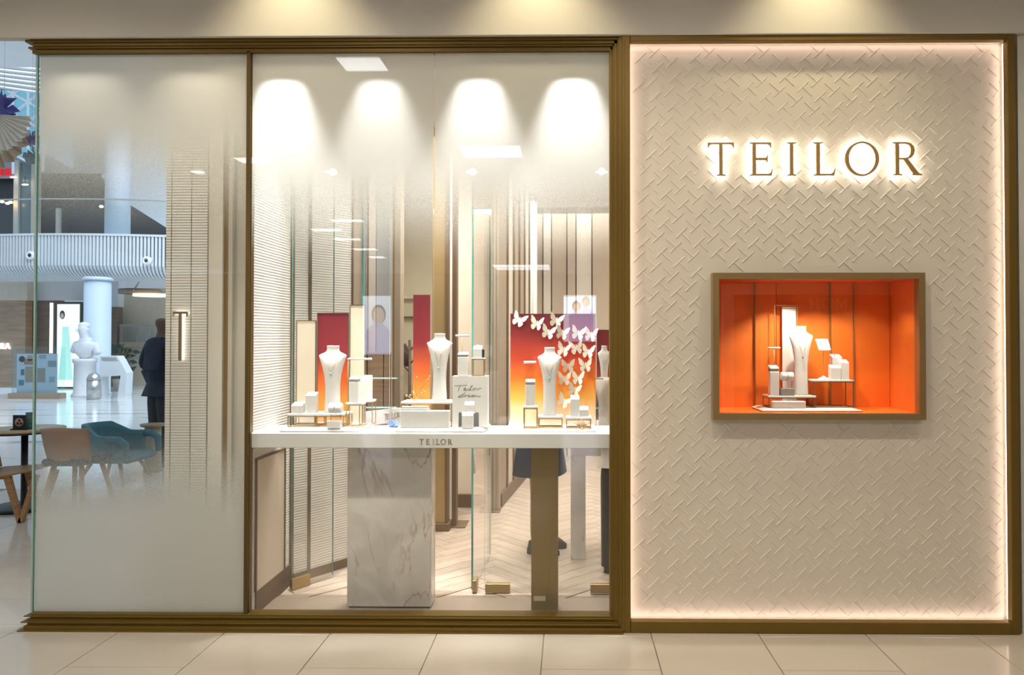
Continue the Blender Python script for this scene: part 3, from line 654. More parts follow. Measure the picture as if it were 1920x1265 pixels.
def pillow(x0, x1, pt, pb_, Y, zblock0, pblock, lab, mblock=LEATHER, xb0=None, xb1=None):
    a, b = xr_(x0, x1, Y); z1, z0 = Zh(pt, Y), Zh(pb_, Y); c = (a+b)/2
    t = empty('bracelet_stand', (c, Y, zblock0), lab, 'bracelet stand'); r = (z1-z0)/2
    MB().tube([(a, Y, z0+r), (a+.004, Y, z0+r), ((a+b)/2, Y, z0+r), (b-.004, Y, z0+r), (b, Y, z0+r)], [r*.8, r, r*.96, r, r*.8], 18).build('roll', LEATHER, t)
    MB().tube([(c+.008*math.sin(q*PI/6)*0, Y+(r+.002)*math.sin(q*PI/6), z0+r+(r+.002)*math.cos(q*PI/6)) for q in range(13)], .002, 5).build('bracelet', SILVER, t)
    q0, q1 = xr_(xb0 or x0, xb1 or x1, Y); zt_ = Zh(pblock, Y)
    box('block', (q0, Y-.02, zblock0), (q1, Y+.02, zt_), mblock, t, .002)
    for x in (a+.008, b-.008): MB().tube([(x, Y, zt_), (x, Y, z0+r*.3)], .0014, 6).build('prop', BROWN, t)
pillow(618, 642, 755, 775, .085, zB, 789, 'white roll bracelet stand on wire legs at the front of the left tray', xb0=615, xb1=640)
# ---------------------------------------------------------------- interior counter sign, blue ornament
t = empty('counter_sign', (X(720, .52), .52, 1.10), 'slanted white plate with small letters TEILOR behind the blue ornament', 'sign')
pA, pB_ = P(684, 790, .50), P(752, 783, .66)
M = MB(); zlo, zhi = P(720, 797, .55).z, P(720, 771, .55).z
M.add([(pA.x, .50, zlo), (pB_.x, .66, zlo+.012), (pB_.x, .66, zhi+.012), (pA.x, .50, zhi), (pA.x-.01, .52, zlo), (pB_.x-.01, .68, zlo+.012), (pB_.x-.01, .68, zhi+.012), (pA.x-.01, .52, zhi)],
      [(0, 1, 2, 3), (7, 6, 5, 4), (0, 3, 7, 4), (1, 5, 6, 2), (3, 2, 6, 7), (0, 4, 5, 1)]); M.build('plate', WHITE, t)
ang = math.atan2(.16, pB_.x-pA.x)
for i, ch in enumerate('TEILOR'):
    f = .52+i*.072; q = Vector((pA.x, .50, zlo)).lerp(Vector((pB_.x, .66, zlo+.012)), f)
    me = curve_mesh('letter', [[(u*.03, v*.032) for u, v in lp] for lp in GLYPH[ch]], .003)
    link_mesh('letter', me, (q.x, q.y-.003, q.z+.03), GREYF, t, (0, 0, ang))
m = MB(); c = P(737, 797, .30)
for k in range(9):
    a = k*2.4; r = .016+.010*(k % 3)
    v0 = Vector((c.x+r*math.cos(a), .30+r*.6*math.sin(a), zS+.002)); v1 = Vector((c.x+r*1.5*math.cos(a+.9), .30+r*math.sin(a+.9), zS+.016+.012*(k % 2))); v2 = Vector((c.x+.004*math.cos(a), .30, zS+.050-.003*k))
    v3 = Vector((c.x-.012*math.cos(a), .30-.01*math.sin(a), zS))
    m.add([v0, v1, v2, v3], [(0, 1, 2), (0, 2, 3), (1, 3, 2), (0, 3, 1)])
m.build('paper_ornament', mat('blue_paper', (.10, .16, .32), .6, 0, .2, 60), None, 'small crumpled blue paper ornament on the white shelf', 'ornament')
# ---------------------------------------------------------------- centre group
xa, xb = xr_(738, 909, .06)
base_plate('display_tray', xa, xb, .06, .37, zS, hB, 'white display tray with sloping edges in the middle of the shelf')
a, b = xr_(750, 842, .085); lb = empty('long_box', ((a+b)/2, .1, zB), 'long low white leatherette box at the front of the middle tray', 'display box')
zl = Zh(770, .085); box('box_body', (a, .085, zB), (b, .125, zl), LEATHER, lb, .003); box('side_panel', (b-.014, .0835, zB+.002), (b-.001, .0850, zl-.002), WHITE, lb)
a, b = xr_(752, 803, .09); fb = empty('flat_case', ((a+b)/2, .1, zl), 'flat white jewelry case lying on the long box', 'jewelry case')
zf = Zh(762, .09); box('case_base', (a, .09, zl), (b, .12, zl+(zf-zl)*.5), LEATHER, fb, .001); box('case_lid', (a+.003, .092, zl+(zf-zl)*.55), (b-.003, .12, zf), WHITE, fb, .001)
a, b = xr_(752, 847.5, .15); zc4 = Zh(753, .15); riser(a, b, .15, .31, zB, zc4, 'wide gold wire riser under the middle necklace bust')
a, b = xr_(800, 848, .22); bust(a, b, Zh(625, .22), zc4, .225, 'white necklace bust with long pendant in the middle of the shelf', drop=.50)
a, b = xr_(773, 807, .335); slab_panel('backdrop', a, b, .335, zB, Zh(551, .335), SUN2, 'slim crimson to orange gradient panel left of the middle bust', border=None)
# gilded twig
tw = empty('gilded_twig', (X(783, .18), .18, zc4), 'thin gilded twig with buds left of the middle bust', 'ornament')
m = MB(); bx_, bz_ = X(782, .18), zc4
def tpt(px, py, dy=0): return P(px, py, .18+dy)
for br in ([(782, 752), (781, 738), (778, 722), (782, 708)], [(782, 748), (787, 733), (796, 716), (806, 706)], [(781, 744), (773, 733), (769, 741)], [(783, 747), (792, 738), (797, 735)], [(782, 752), (770, 746), (762, 741)]):
    m.tube([tpt(u, v, .01*math.sin(u)) for u, v in br], [.0028, .002, .0015, .001][:len(br)], 5)
st = m.build('branch', GOLD, tw)
for u, v in ((762, 741), (769, 741), (797, 735), (791, 737), (794, 733), (782, 708), (806, 706)): MB().sphere(tpt(u, v), .006, 6, 5).build('bud', GOLD, st)
# lettered block with a small recess
bx0, bx1 = xr_(848, 914, .13); zbt = Zh(705, .13); rx0, rx1 = xr_(860, 898, .13); rz = Zh(773, .13)
bk = empty('lettered_block', ((bx0+bx1)/2, .17, zB), 'tall white block with bronze script lettering and a recess at its foot', 'display block')
m = MB(); m.box((bx0, .13, zB), (rx0, .22, zbt)); m.box((rx1, .13, zB), (bx1, .22, zbt)); m.box((rx0, .13, rz), (rx1, .22, zbt)); m.box((rx0, .19, zB), (rx1, .22, rz)); m.build('block', WHITE, bk)
SCR = mat('bronze_script', (.22, .18, .13), .5, .3)
def script(lines, parent, Y, r):
    for nm, pl_ in lines:
        m = MB()
        for pp in pl_: m.tube([P(u, v, Y) for u, v in pp], r, 5)
        m.build(nm, SCR, parent)
script([('letter', [[(852, 723), (862, 722), (875, 721.5)], [(863, 722), (860.5, 728), (859, 733)]]),
        ('letter', [[(869, 730), (874, 728.5), (873, 726), (870, 728), (870.5, 731.5), (874, 731.5), (877, 729)]]),
        ('letter', [[(879, 727), (877.5, 731.5), (880, 731)], [(880, 724.6), (880.6, 724.2)]]),
        ('letter', [[(880, 731), (886, 722), (884, 722.5), (881.5, 731), (885, 731)]]),
        ('letter', [[(890, 727), (886, 729), (887, 732), (890.5, 730), (890, 727), (894, 728)]]),
        ('letter', [[(894, 728), (896, 731.5), (897, 728), (903, 727)]]),
        ('letter', [[(868, 738), (861, 742), (859, 744), (866, 744), (868, 741), (872, 735)], [(868, 741), (868, 744)]]),
        ('letter', [[(872, 740), (871, 744), (873, 741), (876, 740.5)]]),
        ('letter', [[(877, 742), (881, 741), (880, 739.5), (877, 742), (879, 744), (882, 743)]]),
        ('letter', [[(888, 740), (883, 742), (884, 744), (887, 743), (888, 740), (888, 744)]]),
        ('letter', [[(890, 740), (889, 744), (892, 740.5), (893, 744), (896, 740.5), (897, 744), (901, 742)]])], bk, .1285, .0013)
a, b = xr_(866, 887, .075); ring_cube(a, b, .075, zB, Zh(773, .075), 'white ring block in front of the recess of the lettered block', depth=.028)
zled = Zh(775, .105)
a, b = xr_(864, 895, .13); led = box('ledge', (rx0+.02, .105, rz-.004), (rx1-.02, .1298, rz), WHITE, bk)
a, b = xr_(871, 889, .106); ring_cube(a, b, .107, rz+.0006, Zh(753, .106), 'white ring block on the little ledge of the lettered block', depth=.02)
a, b = xr_(858, 877, .14); watch_box(a, b, .14, zbt, Zh(660, .14), 'white watch block with grey band on top of the lettered block', depth=.05)
a, b = xr_(854, 879, .205); bar_stand(a, b, .205, Zh(629, .205), zbt, 'white crossbar earring stand on top of the lettered block')
a, b = xr_(884, 908, .14); z5 = Zh(671, .14); riser(a, b, .14, .20, zbt, z5, 'small gold wire riser on top of the lettered block', top=.006)
a, b = xr_(887, 903, .145); ring_cube(a, b, .145, z5, Zh(648, .145), 'white ring block on the small riser above the lettered block', depth=.04)
a, b = xr_(903.5, 908, .16); tg = empty('price_tag', ((a+b)/2, .165, z5), 'tiny black upright tag beside the topmost ring block', 'tag'); box('tag_face', (a, .16, z5), (b, .164, Zh(655, .16)), BLACK, tg); box('tag_foot', (a, .16, z5), (b, .175, z5+.002), BLACK, tg)
# ---------------------------------------------------------------- right group
xa, xb = xr_(954, 1118, .07); m = MB(); m.box((xa, .07, zS), (xb, .37, zS+.014), .002)
m.build('display_tray', WHITE, None, 'flat white display tray on the right end of the shelf', 'display tray'); zR = zS+.0145
a, b = xr_(957, 1117, .335)
gp = empty('butterfly_backdrop', ((a+b)/2, .34, zR), 'large sunset gradient backdrop panel behind the paper butterflies', 'backdrop panel')
box('board', (a, .335, zR), (b, .35, Zh(588, .335)), SUN, gp)
_, zt1 = None, Zh(761, .13); a, b = xr_(981, 1008, .13); riser(a, b, .13, .19, zR, zt1, 'tall gold wire riser left of the right necklace bust', wire=.003)
zt2 = Zh(780, .15); a, b = xr_(1008.5, 1055, .15); riser(a, b, .15, .26, zR, zt2, 'low gold wire riser under the right necklace bust', wire=.003)
zt3 = Zh(782, .12); a, b = xr_(1061, 1109, .12); riser(a, b, .12, .22, zR, zt3, 'low gold wire riser behind the golden tuft', wire=.003)
a, b = xr_(1008, 1053, .205); bust(a, b, Zh(651, .205), zt2, .205, 'white necklace bust with gold chain in front of the butterflies')
a, b = xr_(985, 1003, .14); watch_box(a, b, .14, zt1, Zh(711, .14), 'white watch block with grey band on the riser in front of the sunset panel', depth=.045)
a, b = xr_(1070, 1086, .14); ring_cube(a, b, .14, zt3, Zh(742, .14), 'tall white ring block below the lowest butterflies')
a, b = xr_(1087, 1103, .13); ring_cube(a, b, .13, zt3+.004, Zh(762, .13), 'short white ring block above the golden tuft', depth=.03)
a, b = xr_(982, 1005, .27); c = (a+b)/2; bs = empty('wall_bar', (c, .3, Zh(679, .27)), 'white earring bar standing off the sunset panel', 'earring stand')
MB().tube([(a, .27, Zh(679, .27)), (b, .27, Zh(679, .27))], .0075, 10).build('bar', WHITE, bs); MB().tube([(c, .27, Zh(679, .27)), (c, .335, Zh(679, .27))], .003, 6).build('stem', GOLD, bs)
# golden tuft
tf = empty('golden_tuft', (X(1091, .09), .09, zR), 'small tuft of golden blades before the right riser', 'ornament'); m = MB(); r0 = P(1091, 805, .09)
for k in range(11):
    a = -1.1+.22*k; m.tube([(r0.x+.004*a, .09, zR+.004), (r0.x+.03*a, .088+.004*(k % 3), zR+.03), (r0.x+.045*a, .088+.008*(k % 3), zR+.062-.022*abs(a))], [.003, .0024, .0006], 5)
m.build('blades', GOLD, tf); MB().sphere((r0.x, .09, zR+.006), .010, 10, 6, sz=.6).build('bulb', GOLD, tf)
PAPER = mat('ivory_paper', (.84, .78, .64), .6, 0, .04, 20)
def wing(sg_, fold):
    """upper and lower wing outlines in the wing's own plane, hinged on the body"""
    U = [(0, .02), (.10, .20), (.26, .40), (.42, .52), (.52, .55), (.54, .46), (.49, .30), (.50, .20), (.44, .10), (.40, .02), (.24, -.03)]
    W_ = [(0, .0), (.24, -.03), (.38, -.08), (.41, -.20), (.36, -.34), (.26, -.44), (.16, -.43), (.08, -.28)]
    m = []
    for poly in (U, W_):
        m.append([(sg_*x*math.cos(fold), -abs(x)*math.sin(fold)-.02, z) for x, z in poly])
    return m
def butterfly(name, c, size, rz, tilt, label, fl_=.5, fr=.35, group=None, parent=None):
    t = empty(name, c, label, 'butterfly', group) if not parent else parent
    R = Matrix.Rotation(rz, 4, 'Y') @ Matrix.Rotation(tilt, 4, 'X')
    for sgn, fo in ((-1, fl_), (1, fr)):
        m = MB()
        for poly in wing(sgn, fo):
            f = [Vector(c) + (R @ Vector(q))*size for q in poly]; n = Vector((0, -.0012, 0)); k = len(f)
            m.add(f + [q+n for q in f], [list(range(k)), list(range(2*k-1, k-1, -1))] + [(i, i+k, (i+1) % k+k, (i+1) % k) for i in range(k)])
        m.build('wing', PAPER, t)
    m = MB(); u = [Vector(c)+(R @ Vector((0, -.02, z)))*size for z in (-.30, -.1, .1, .24)]; m.tube(u, [size*.012, size*.03, size*.035, size*.012], 6); m.build('body', PAPER, t)
    return t
BF = [(973, 600, .5, 'topmost paper butterfly at the upper left corner of the sunset panel'), (1007, 607, .25, 'paper butterfly second from the left along the top of the sunset panel'),
 (1043, 601, .3, 'paper butterfly at the top middle of the sunset panel'), (1028, 623, .3, 'paper butterfly just below the top middle one'),
 (1054, 624, .3, 'paper butterfly upper middle, above the shoulder of the bust'), (1084, 625, .25, 'paper butterfly at the upper right, second from the panel edge'),
 (1108, 628, .2, 'paper butterfly overlapping the upper right edge of the sunset panel'), (1057, 656, .3, 'paper butterfly touching the neck of the right bust'),
 (1081, 652, -.15, 'paper butterfly with level wings right of the bust neck'), (1103, 660, .2, 'paper butterfly near the right edge at bust neck height'),
 (1065, 686, 0, 'paper butterfly beside the right shoulder of the bust'), (1098, 685, 0, 'paper butterfly at shoulder height near the right panel edge'),
 (1058, 710, .05, 'shaded paper butterfly close to the bust below its shoulder'), (1084, 709, .1, 'paper butterfly above the glass shelf edge on the right'),
 (1077, 731, .3, 'paper butterfly just above the tall ring block'), (1057, 752, .55, 'lowest tilted paper butterfly beside the right bust')]
for k, (u, v, rz, lab) in enumerate(BF):
    w = P(u, v, .315); butterfly('paper_butterfly', (w.x, .315, w.z), .083, rz*.9, random.uniform(-.15, .15), lab, random.uniform(.12, .5), random.uniform(.3, .7), 'paper butterflies on the sunset panel')
for u, lab in ((958, 'fallen ivory paper butterfly at the left corner of the right tray'), (971, 'fallen ivory paper butterfly beside the tall wire riser')):
    w = P(u, 801, .12); butterfly('paper_butterfly', (w.x, .12, zR+.018), .048, .5, -.9, lab, .6, .6, 'fallen paper butterflies')
# ---------------------------------------------------------------- niche contents
zN = iz0+.0005
a, b = xr_(1429, 1619, .07); base_plate('display_tray', a, b, .07, .31, zN, Zh(766, .09, 1520)-zN, 'white display tray with sloping edges inside the orange showcase', .035); zn = Zh(766, .09, 1520)+.0005
def xn(u, v, Y): return X(u, Y, 690), X(v, Y, 690)
a, b = xn(1441, 1530, .14); zq = Zh(742, .14, 1500); riser(a, b, .14, .27, zn, zq, 'low bronze wire riser on the left of the orange showcase', top=.010, metal=BROWN)
a, b = xn(1524, 1601, .16); zw = Zh(712, .16, 1560); riser(a, b, .16, .28, zn, zw, 'taller bronze wire riser on the right of the orange showcase', top=.010, metal=BROWN)
a, b = xn(1466, 1494, .31); slab_panel('backdrop', a, b, .31, zn, Zh(574, .31, 1480), WHITE, 'tall white slab standing in the orange showcase', border=None)
a, b = xn(1452, 1496, .285); ww = empty('wire_arch', ((a+b)/2, .28, zn), 'slender bronze wire arch in front of the white slab', 'display frame')
box('upright', (a, .283, zq), (a+.004, .287, Zh(573, .285, 1480)), GOLD, ww); box('upright', (b-.004, .283, zn), (b, .287, Zh(573, .285, 1480)), GOLD, ww); box('top_wire', (a, .283, Zh(573, .285, 1480)), (b, .287, Zh(573, .285, 1480)+.004), GOLD, ww)
a, b = xn(1481, 1526, .20); bust(a, b, Zh(611, .20, 1500), zq, .215, 'white necklace bust inside the orange showcase')
a, b = xn(1440, 1463, .24); bar_stand(a, b, .24, Zh(652, .24, 1450), zq, 'white crossbar earring stand inside the orange showcase')
a, b = xn(1444, 1461, .15); watch_box(a, b, .15, zq, Zh(685, .15, 1450), 'white watch block with grey band inside the orange showcase', depth=.05)
def xr_n(a, b, Y): return xn(a, b, Y)
_old = xr_; xr_ = xn
pillow(1464, 1487, 697, 713, .165, zq, 727, 'white roll bracelet stand inside the orange showcase', GREYF, 1462, 1488)
xr_ = _old
a, b = xn(1449, 1511, .10); ty = empty('ring_tray', ((a+b)/2, .11, zn), 'low white ring tray at the front of the orange showcase', 'jewelry tray'); zz = Zh(752, .10, 1480)
box('tray', (a, .10, zn), (b, .135, zz), LEATHER, ty, .004)
for f in (.25, .5, .72): MB().tube([(a+(b-a)*f+.006*math.cos(q*PI/5), .115, zz+.004+.006*math.sin(q*PI/5)) for q in range(11)], .0014, 5).build('ring', GOLD, ty)
a, b = xn(1561, 1579, .23); ring_cube(a, b, .23, zw, Zh(664, .23, 1570), 'tallest rear block of the white trio in the showcase')
a, b = xn(1558, 1577, .175); ring_cube(a, b-.001, .175, zw, Zh(684, .175, 1570), 'short front left block of the white trio in the showcase', False, depth=.045)
a, b = xn(1577.5, 1592, .175); ring_cube(a, b, .175, zw, Zh(674, .175, 1570), 'front right block of the white trio in the showcase', False, depth=.045)
c = X(1544, .21, 690); cs = empty('card_stand', (c, .21, zw), 'tilted white necklace card on a thin pole in the showcase', 'jewelry stand')
MB().lathe([(.034, 0), (.03, .006), (.012, .014), (.003, .022)], (c, .21, zw), 18).build('foot', LEATHER, cs); MB().tube([(c, .21, zw+.01), (c, .21, Zh(655, .21, 1540))], .002, 6).build('pole', GOLD, cs)
q0, q1, q2, q3 = P(1529, 635, .23), P(1552, 635, .23), P(1558, 656, .19), P(1536, 656, .19); d_ = Vector((0, .006, -.003))
MB().add([q0, q1, q2, q3, q0+d_, q1+d_, q2+d_, q3+d_], [(3, 2, 1, 0), (4, 5, 6, 7), (0, 1, 5, 4), (1, 2, 6, 5), (2, 3, 7, 6), (3, 0, 4, 7)]).build('card', LEATHER, cs)
MB().sphere(P(1545, 648, .200), .003, 6, 5).build('stud', GREYF, cs)
# ================================================================== shop interior
CZ = 3.32
sf = empty('floor_shop', (0, 3, FZ), 'pale herringbone oak floor inside the shop', 'floor', kind='structure')
WOODF = mat_wood('pale_oak', (.40, .31, .24), (.52, .42, .33), .35, (2, 14, 4), 3.0, .16)
box('sub_floor', (-2.4, .062, .0), (3.4, 8.2, FZ-.006), mat('floor_adhesive', (.42, .33, .26), .8), sf)
Wp, n_ = .11, 5
t = MB().box((-Wp*n_/2+.0012, -Wp/2+.0012, -.006), (Wp*n_/2-.0012, Wp/2-.0012, 0)); pm = bpy.data.meshes.new('plank'); pm.from_pydata([tuple(q) for q in t.v], [], t.f); pm.materials.append(WOODF)
A45 = math.radians(45); R45 = Matrix.Rotation(A45, 2); cnt = 0; cand = []
for j in range(-70, 71):
    for mm in range(-9, 10):
        for kind in (0, 1):
            if kind == 0: c = Vector((j+2*n_*mm+n_/2, j+.5)); a = 0
            else: c = Vector((j+.5, j-2*n_+1+2*n_*mm+n_/2)); a = PI/2
            w = R45 @ (c*Wp); w += Vector((-.9, 2.0))
            if -1.85 < w.x < 1.2 and .44 < w.y < 7.9:
                lim = 1.2
                cand.append((w.y, w.x, a))
cand = [c for c in cand if c[1] < lim and (c[1] > -1.75 if c[0] < 1.5 else c[1] > -1.45)]
cand.sort(); far = MB()
for k, (y, x, a) in enumerate(cand):
    if k < 300:
        o = bpy.data.objects.new('plank', pm); COL.objects.link(o); o.parent = sf; o.location = (x, y-3, random.uniform(-.0008, 0)); o.rotation_euler = (0, 0, a+A45)
    else:
        far.M = Matrix.Translation((x, y, FZ)) @ Matrix.Rotation(a+A45, 4, 'Z'); far.add([v for v in t.v], t.f)
if far.v: far.build('plank_field', WOODF, sf, kind='stuff')
box('threshold', (X(468, .06), .062, FZ-.006), (xpr, .38, FZ+.001), mat('threshold_oak', (.44, .35, .28), .4), sf)
box('ceiling_shop', (-2.4, .62, CZ), (3.4, 8.2, CZ+.24), CEIL, None, label='white ceiling inside the shop', cat='ceiling', kind='structure')
# --- left wall, seen from the window: front pier with T, ribbed wall, angled wall
Yw = .32; H1 = 3.49
wl = empty('wall_left', (-2.2, Yw, 0), 'ribbed cream wall with dark joints left of the display window', 'wall', kind='structure')
xs_ = [X(u, Yw) for u in (309, 320, 357.5, 388)]
for i in range(3): box('wall_panel', (xs_[i]+.003, Yw, 0), (xs_[i+1]-.003, Yw+.03, H1), RIB, wl)
box('joint', (xs_[0]+.004, Yw+.012, 0), (xs_[3], Yw+.04, H1), BROWN, wl)
xg = [X(u, Yw) for u in (388, 415, 425, 470)]
box('smooth_panel', (xg[0]+.001, Yw+.01, 0), (xg[1], Yw+.05, H1), CREAM_L, wl); box('bronze_strip', (xg[1], Yw+.03, 0), (xg[2], Yw+.05, H1), BRONZE_L, wl); box('smooth_panel', (xg[2], Yw+.015, 0), (xg[3]-.12, Yw+.05, H1), GREIGE, wl)
box('core', (xs_[0]+.005, Yw+.05, 0), (-1.86, 8.2, H1), GREIGE, wl)
box('core_front', (-1.86, .66, 0), (-1.80, 8.2, H1), GREIGE, wl)
XW = -1.775
box('ribbed_wall', (XW-.03, .062, FZ), (XW, .64, H1), RIB, wl); box('base_board', (XW, .10, FZ), (XW+.008, .66, FZ+.13), BROWN, wl)
q = Vector((XW+.010, .62)); q2 = Vector((-1.50, .99)); dq = (q2-q); nrm = Vector((-dq.y, dq.x)).normalized()
# framed service door in the ribbed wall, below the shelf
dr = empty('door_1', (XW, .35, FZ), 'small framed flush access door in the ribbed wall under the shelf', 'door', kind='structure')
dz = .90
ya, yb = .10, .50
zA = Zh(868, ya); 
box('door_leaf', (XW+.001, ya, FZ+.13), (XW+.006, yb, dz), PINKB, dr)
m = MB(); m.box((XW+.001, ya-.012, FZ+.13), (XW+.012, ya, dz+.012)); m.box((XW+.001, yb, FZ+.13), (XW+.012, yb+.012, dz+.012)); m.box((XW+.001, ya, dz), (XW+.012, yb, dz+.012)); m.build('door_frame', BROWN, dr)
def angled(name, f0, f1, z0, z1, th, m_, par, off=0.0):
    a = q+dq*f0+nrm*off; b = q+dq*f1+nrm*off; mb = MB(); mb.prism_z([(a.x, a.y), (b.x, b.y), (b.x+nrm.x*th, b.y+nrm.y*th), (a.x+nrm.x*th, a.y+nrm.y*th)], z0, z1); return mb.build(name, m_, par)
box('corner_trim', (XW, .60, FZ), (XW+.014, .64, H1), BROWN, wl)
angled('wall_panel', .03, .25, FZ, H1, .03, RIB, wl, .004); angled('joint', .25, .30, FZ, H1, .03, BROWN, wl); angled('wall_panel', .30, 1.0, FZ, H1, .03, RIB, wl, .004)
angled('base_board', .02, 1.0, FZ, FZ+.06, .006, BROWN, wl, -.004); angled('edge_trim', 1.0, 1.03, FZ, H1, .04, BROWN, wl)
box('base_shelf_back', (-1.80, 1.05, FZ), (-1.52, 1.06, H1), GREIGE, wl)
# T emblem with halo
te = empty('wall_emblem', (X(338, Yw), Yw, Zh(678, Yw)), 'tall bronze halo-lit letter T on the ribbed wall behind the frosted pane', 'sign')
hx0, hx1 = X(325, Yw-.02), X(352, Yw-.02); hz1, hz0 = Zh(584, Yw-.02, 340), Zh(676, Yw-.02, 340); xc = (hx0+hx1)/2
TM = MB(); TM.box((hx0, Yw-.03, hz1-.013), (hx1, Yw-.018, hz1)); TM.box((xc-.008, Yw-.03, hz0), (xc+.008, Yw-.018, hz1-.013)); TM.box((hx0, Yw-.03, hz1-.028), (hx0+.006, Yw-.018, hz1-.013)); TM.box((hx1-.006, Yw-.03, hz1-.028), (hx1, Yw-.018, hz1-.013)); TM.build('letter', BRONZE_L, te)
TH = MB(); TH.box((hx0+.004, Yw-.0165, hz1-.011), (hx1-.004, Yw-.012, hz1-.003)); TH.box((xc-.006, Yw-.0165, hz0+.004), (xc+.006, Yw-.012, hz1-.012)); TH.build('halo_light', mat_emit('emblem_led', (1, .95, .85), 4), te)
# --- glass partition behind the shelf
def glass_leaf(name, a, b, z0, z1, label, t_=.012, cat='glass door'):
    a, b = Vector(a), Vector(b); r = empty(name, ((a.x+b.x)/2, (a.y+b.y)/2, z0), label, cat); d = (b-a).normalized(); n = Vector((-d.y, d.x))*t_
    g = MB().prism_z([(a.x, a.y), (b.x, b.y), (b.x+n.x, b.y+n.y), (a.x+n.x, a.y+n.y)], z0, z1).build('glass', [GLASS, GLASS_E], r)
    for p in g.data.polygons:
        if abs(p.normal.x*d.x+p.normal.y*d.y) > .7: p.material_index = 1
    return r, d, n
zg0 = FZ+.018
r, d, n = glass_leaf('glass_door', (X(549, .49), .49), (-1.54, .74), zg0, CZ, 'narrow angled glass leaf with bronze patch beside the ribbed wall')
a = Vector((X(549, .49), .49)); mb = MB(); b = a+d*.13; e = n*1.6; mb.prism_z([(a.x-e.x*.4, a.y-e.y*.4), (b.x-e.x*.4, b.y-e.y*.4), (b.x+e.x, b.y+e.y), (a.x+e.x, a.y+e.y)], FZ+.004, FZ+.07); mb.build('patch_fitting', BRONZE_L, r)
r, d, n = glass_leaf('glass_door', (X(888, .47), .47), (X(888, .47)+.03, 1.2), zg0, CZ, 'open glass door seen edge-on behind the lettered block')
xx = X(890, .47); box('patch_fitting', (xx-.012, .465, FZ+.003), (xx+.014, .56, FZ+.075), BRONZE_L, r, .002)
r, d, n = glass_leaf('glass_screen', (X(909, .46), .46), (X(1160, .46), .46), zg0, CZ, 'fixed clear glass screen with two bronze patches behind the bronze leg', cat='glass screen')
for u, v in ((909.5, 956), (1107, 1150)): box('patch_fitting', (X(u, .45, 1100), .452, FZ+.005), (X(v, .45, 1100), .482, FZ+.06), BRONZE_L, r, .002)
# teal edged leaf behind the left group and hanging glass shelves
r, d, n = glass_leaf('glass_screen', (X(681, .62), .62), (X(681, .62)-.09, 1.02), zg0, CZ, 'upright glass pane with teal edge behind the crimson panel', cat='glass screen')
for zy, lab in ((709, 'upper'), (764, 'lower')):
    g = empty('glass_shelf', (X(708, .6), .6, Zh(zy, .58)), '%s hanging glass shelf between the left and middle groups' % lab, 'glass shelf')
    a, b = xr_(674, 744, .58); z = Zh(zy, .58); box('shelf_glass', (a, .585, z-.004), (b, .80, z+.004), GLASS, g); box('front_edge', (a, .58, z-.004), (b, .585, z+.004), TEAL_E, g)
for u, lab in ((731, 'left'), (734.5, 'right')):
    MB().tube([(X(u, .56), .56, 1.02), (X(u, .56), .56, CZ)], .0022, 6).build('steel_cable', WHITE, None, '%s one of the two thin steel cables carrying the glass shelves' % lab, 'cable', 'shelf cables')
for zy, lab in ((709.5, 'upper'), (764, 'lower')):
    g = empty('glass_shelf', (X(1110, .58), .58, Zh(zy, .58)), '%s glass shelf glinting behind the sunset panel' % lab, 'glass shelf'); a, b = xr_(1084, 1131, .58); z = Zh(zy, .58)
    box('shelf_glass', (a, .555, z-.004), (b, .63, z+.004), GLASS, g); box('front_edge', (a, .55, z-.004), (b, .555, z+.004), TEAL_E, g)
# --- wall cabinets and pillars further in
def slab(name, x0, x1, y0, y1, Y, d_, m_, par=None, zb_=None, zt_=None, **kw):
    a, b = pb(x0, y0, x1, y1, Y, d_, zb_)
    if zt_: b.z = zt_
    return box(name, a, b, m_, par, .002, **kw)
wb = empty('wall_interior', (-1.0, 1.8, FZ), 'cream and bronze panelled wall bays inside the shop', 'wall', kind='structure')
slab('wall_panel', 640, 681, 0, 0, 1.5, .05, PINKB, wb, FZ, CZ); slab('edge_trim', 681, 688, 0, 0, 1.47, .08, BROWN, wb, FZ, CZ)
slab('edge_trim', 650, 656, 0, 0, 1.44, .05, BROWN, wb, FZ, CZ)
slab('mirror_panel', 688, 706, 0, 0, 1.62, .04, CREAM_L, wb, 1.0, CZ); slab('mirror_panel', 707.5, 741, 0, 0, 1.62, .04, mat('pale_blue_grey_panel', (.56, .60, .62), .25), wb, 1.0, CZ)
cab = empty('wood_cabinet', (X(715, 1.5), 1.6, FZ), 'wood-grain cabinet below the glass shelves inside the shop', 'cabinet')
WG = mat_wood('oak_veneer', (.42, .30, .20), (.54, .41, .29), .45, (1.2, 1.2, 14), 2.5)
for u, v in ((690, 719.5), (721, 734)): slab('door_front', u, v, 664, 0, 1.50, .1, WG, cab, FZ)
slab('cabinet_top', 689, 735, 660, 0, 1.495, .11, GREIGE_D, cab, Zh(664, 1.49))
slab('post', 741, 752.5, 0, 0, 1.45, .12, GREIGE_D, wb, FZ, CZ); slab('post_light', 736, 741, 0, 0, 1.47, .1, BRONZE_L, wb, FZ, CZ)
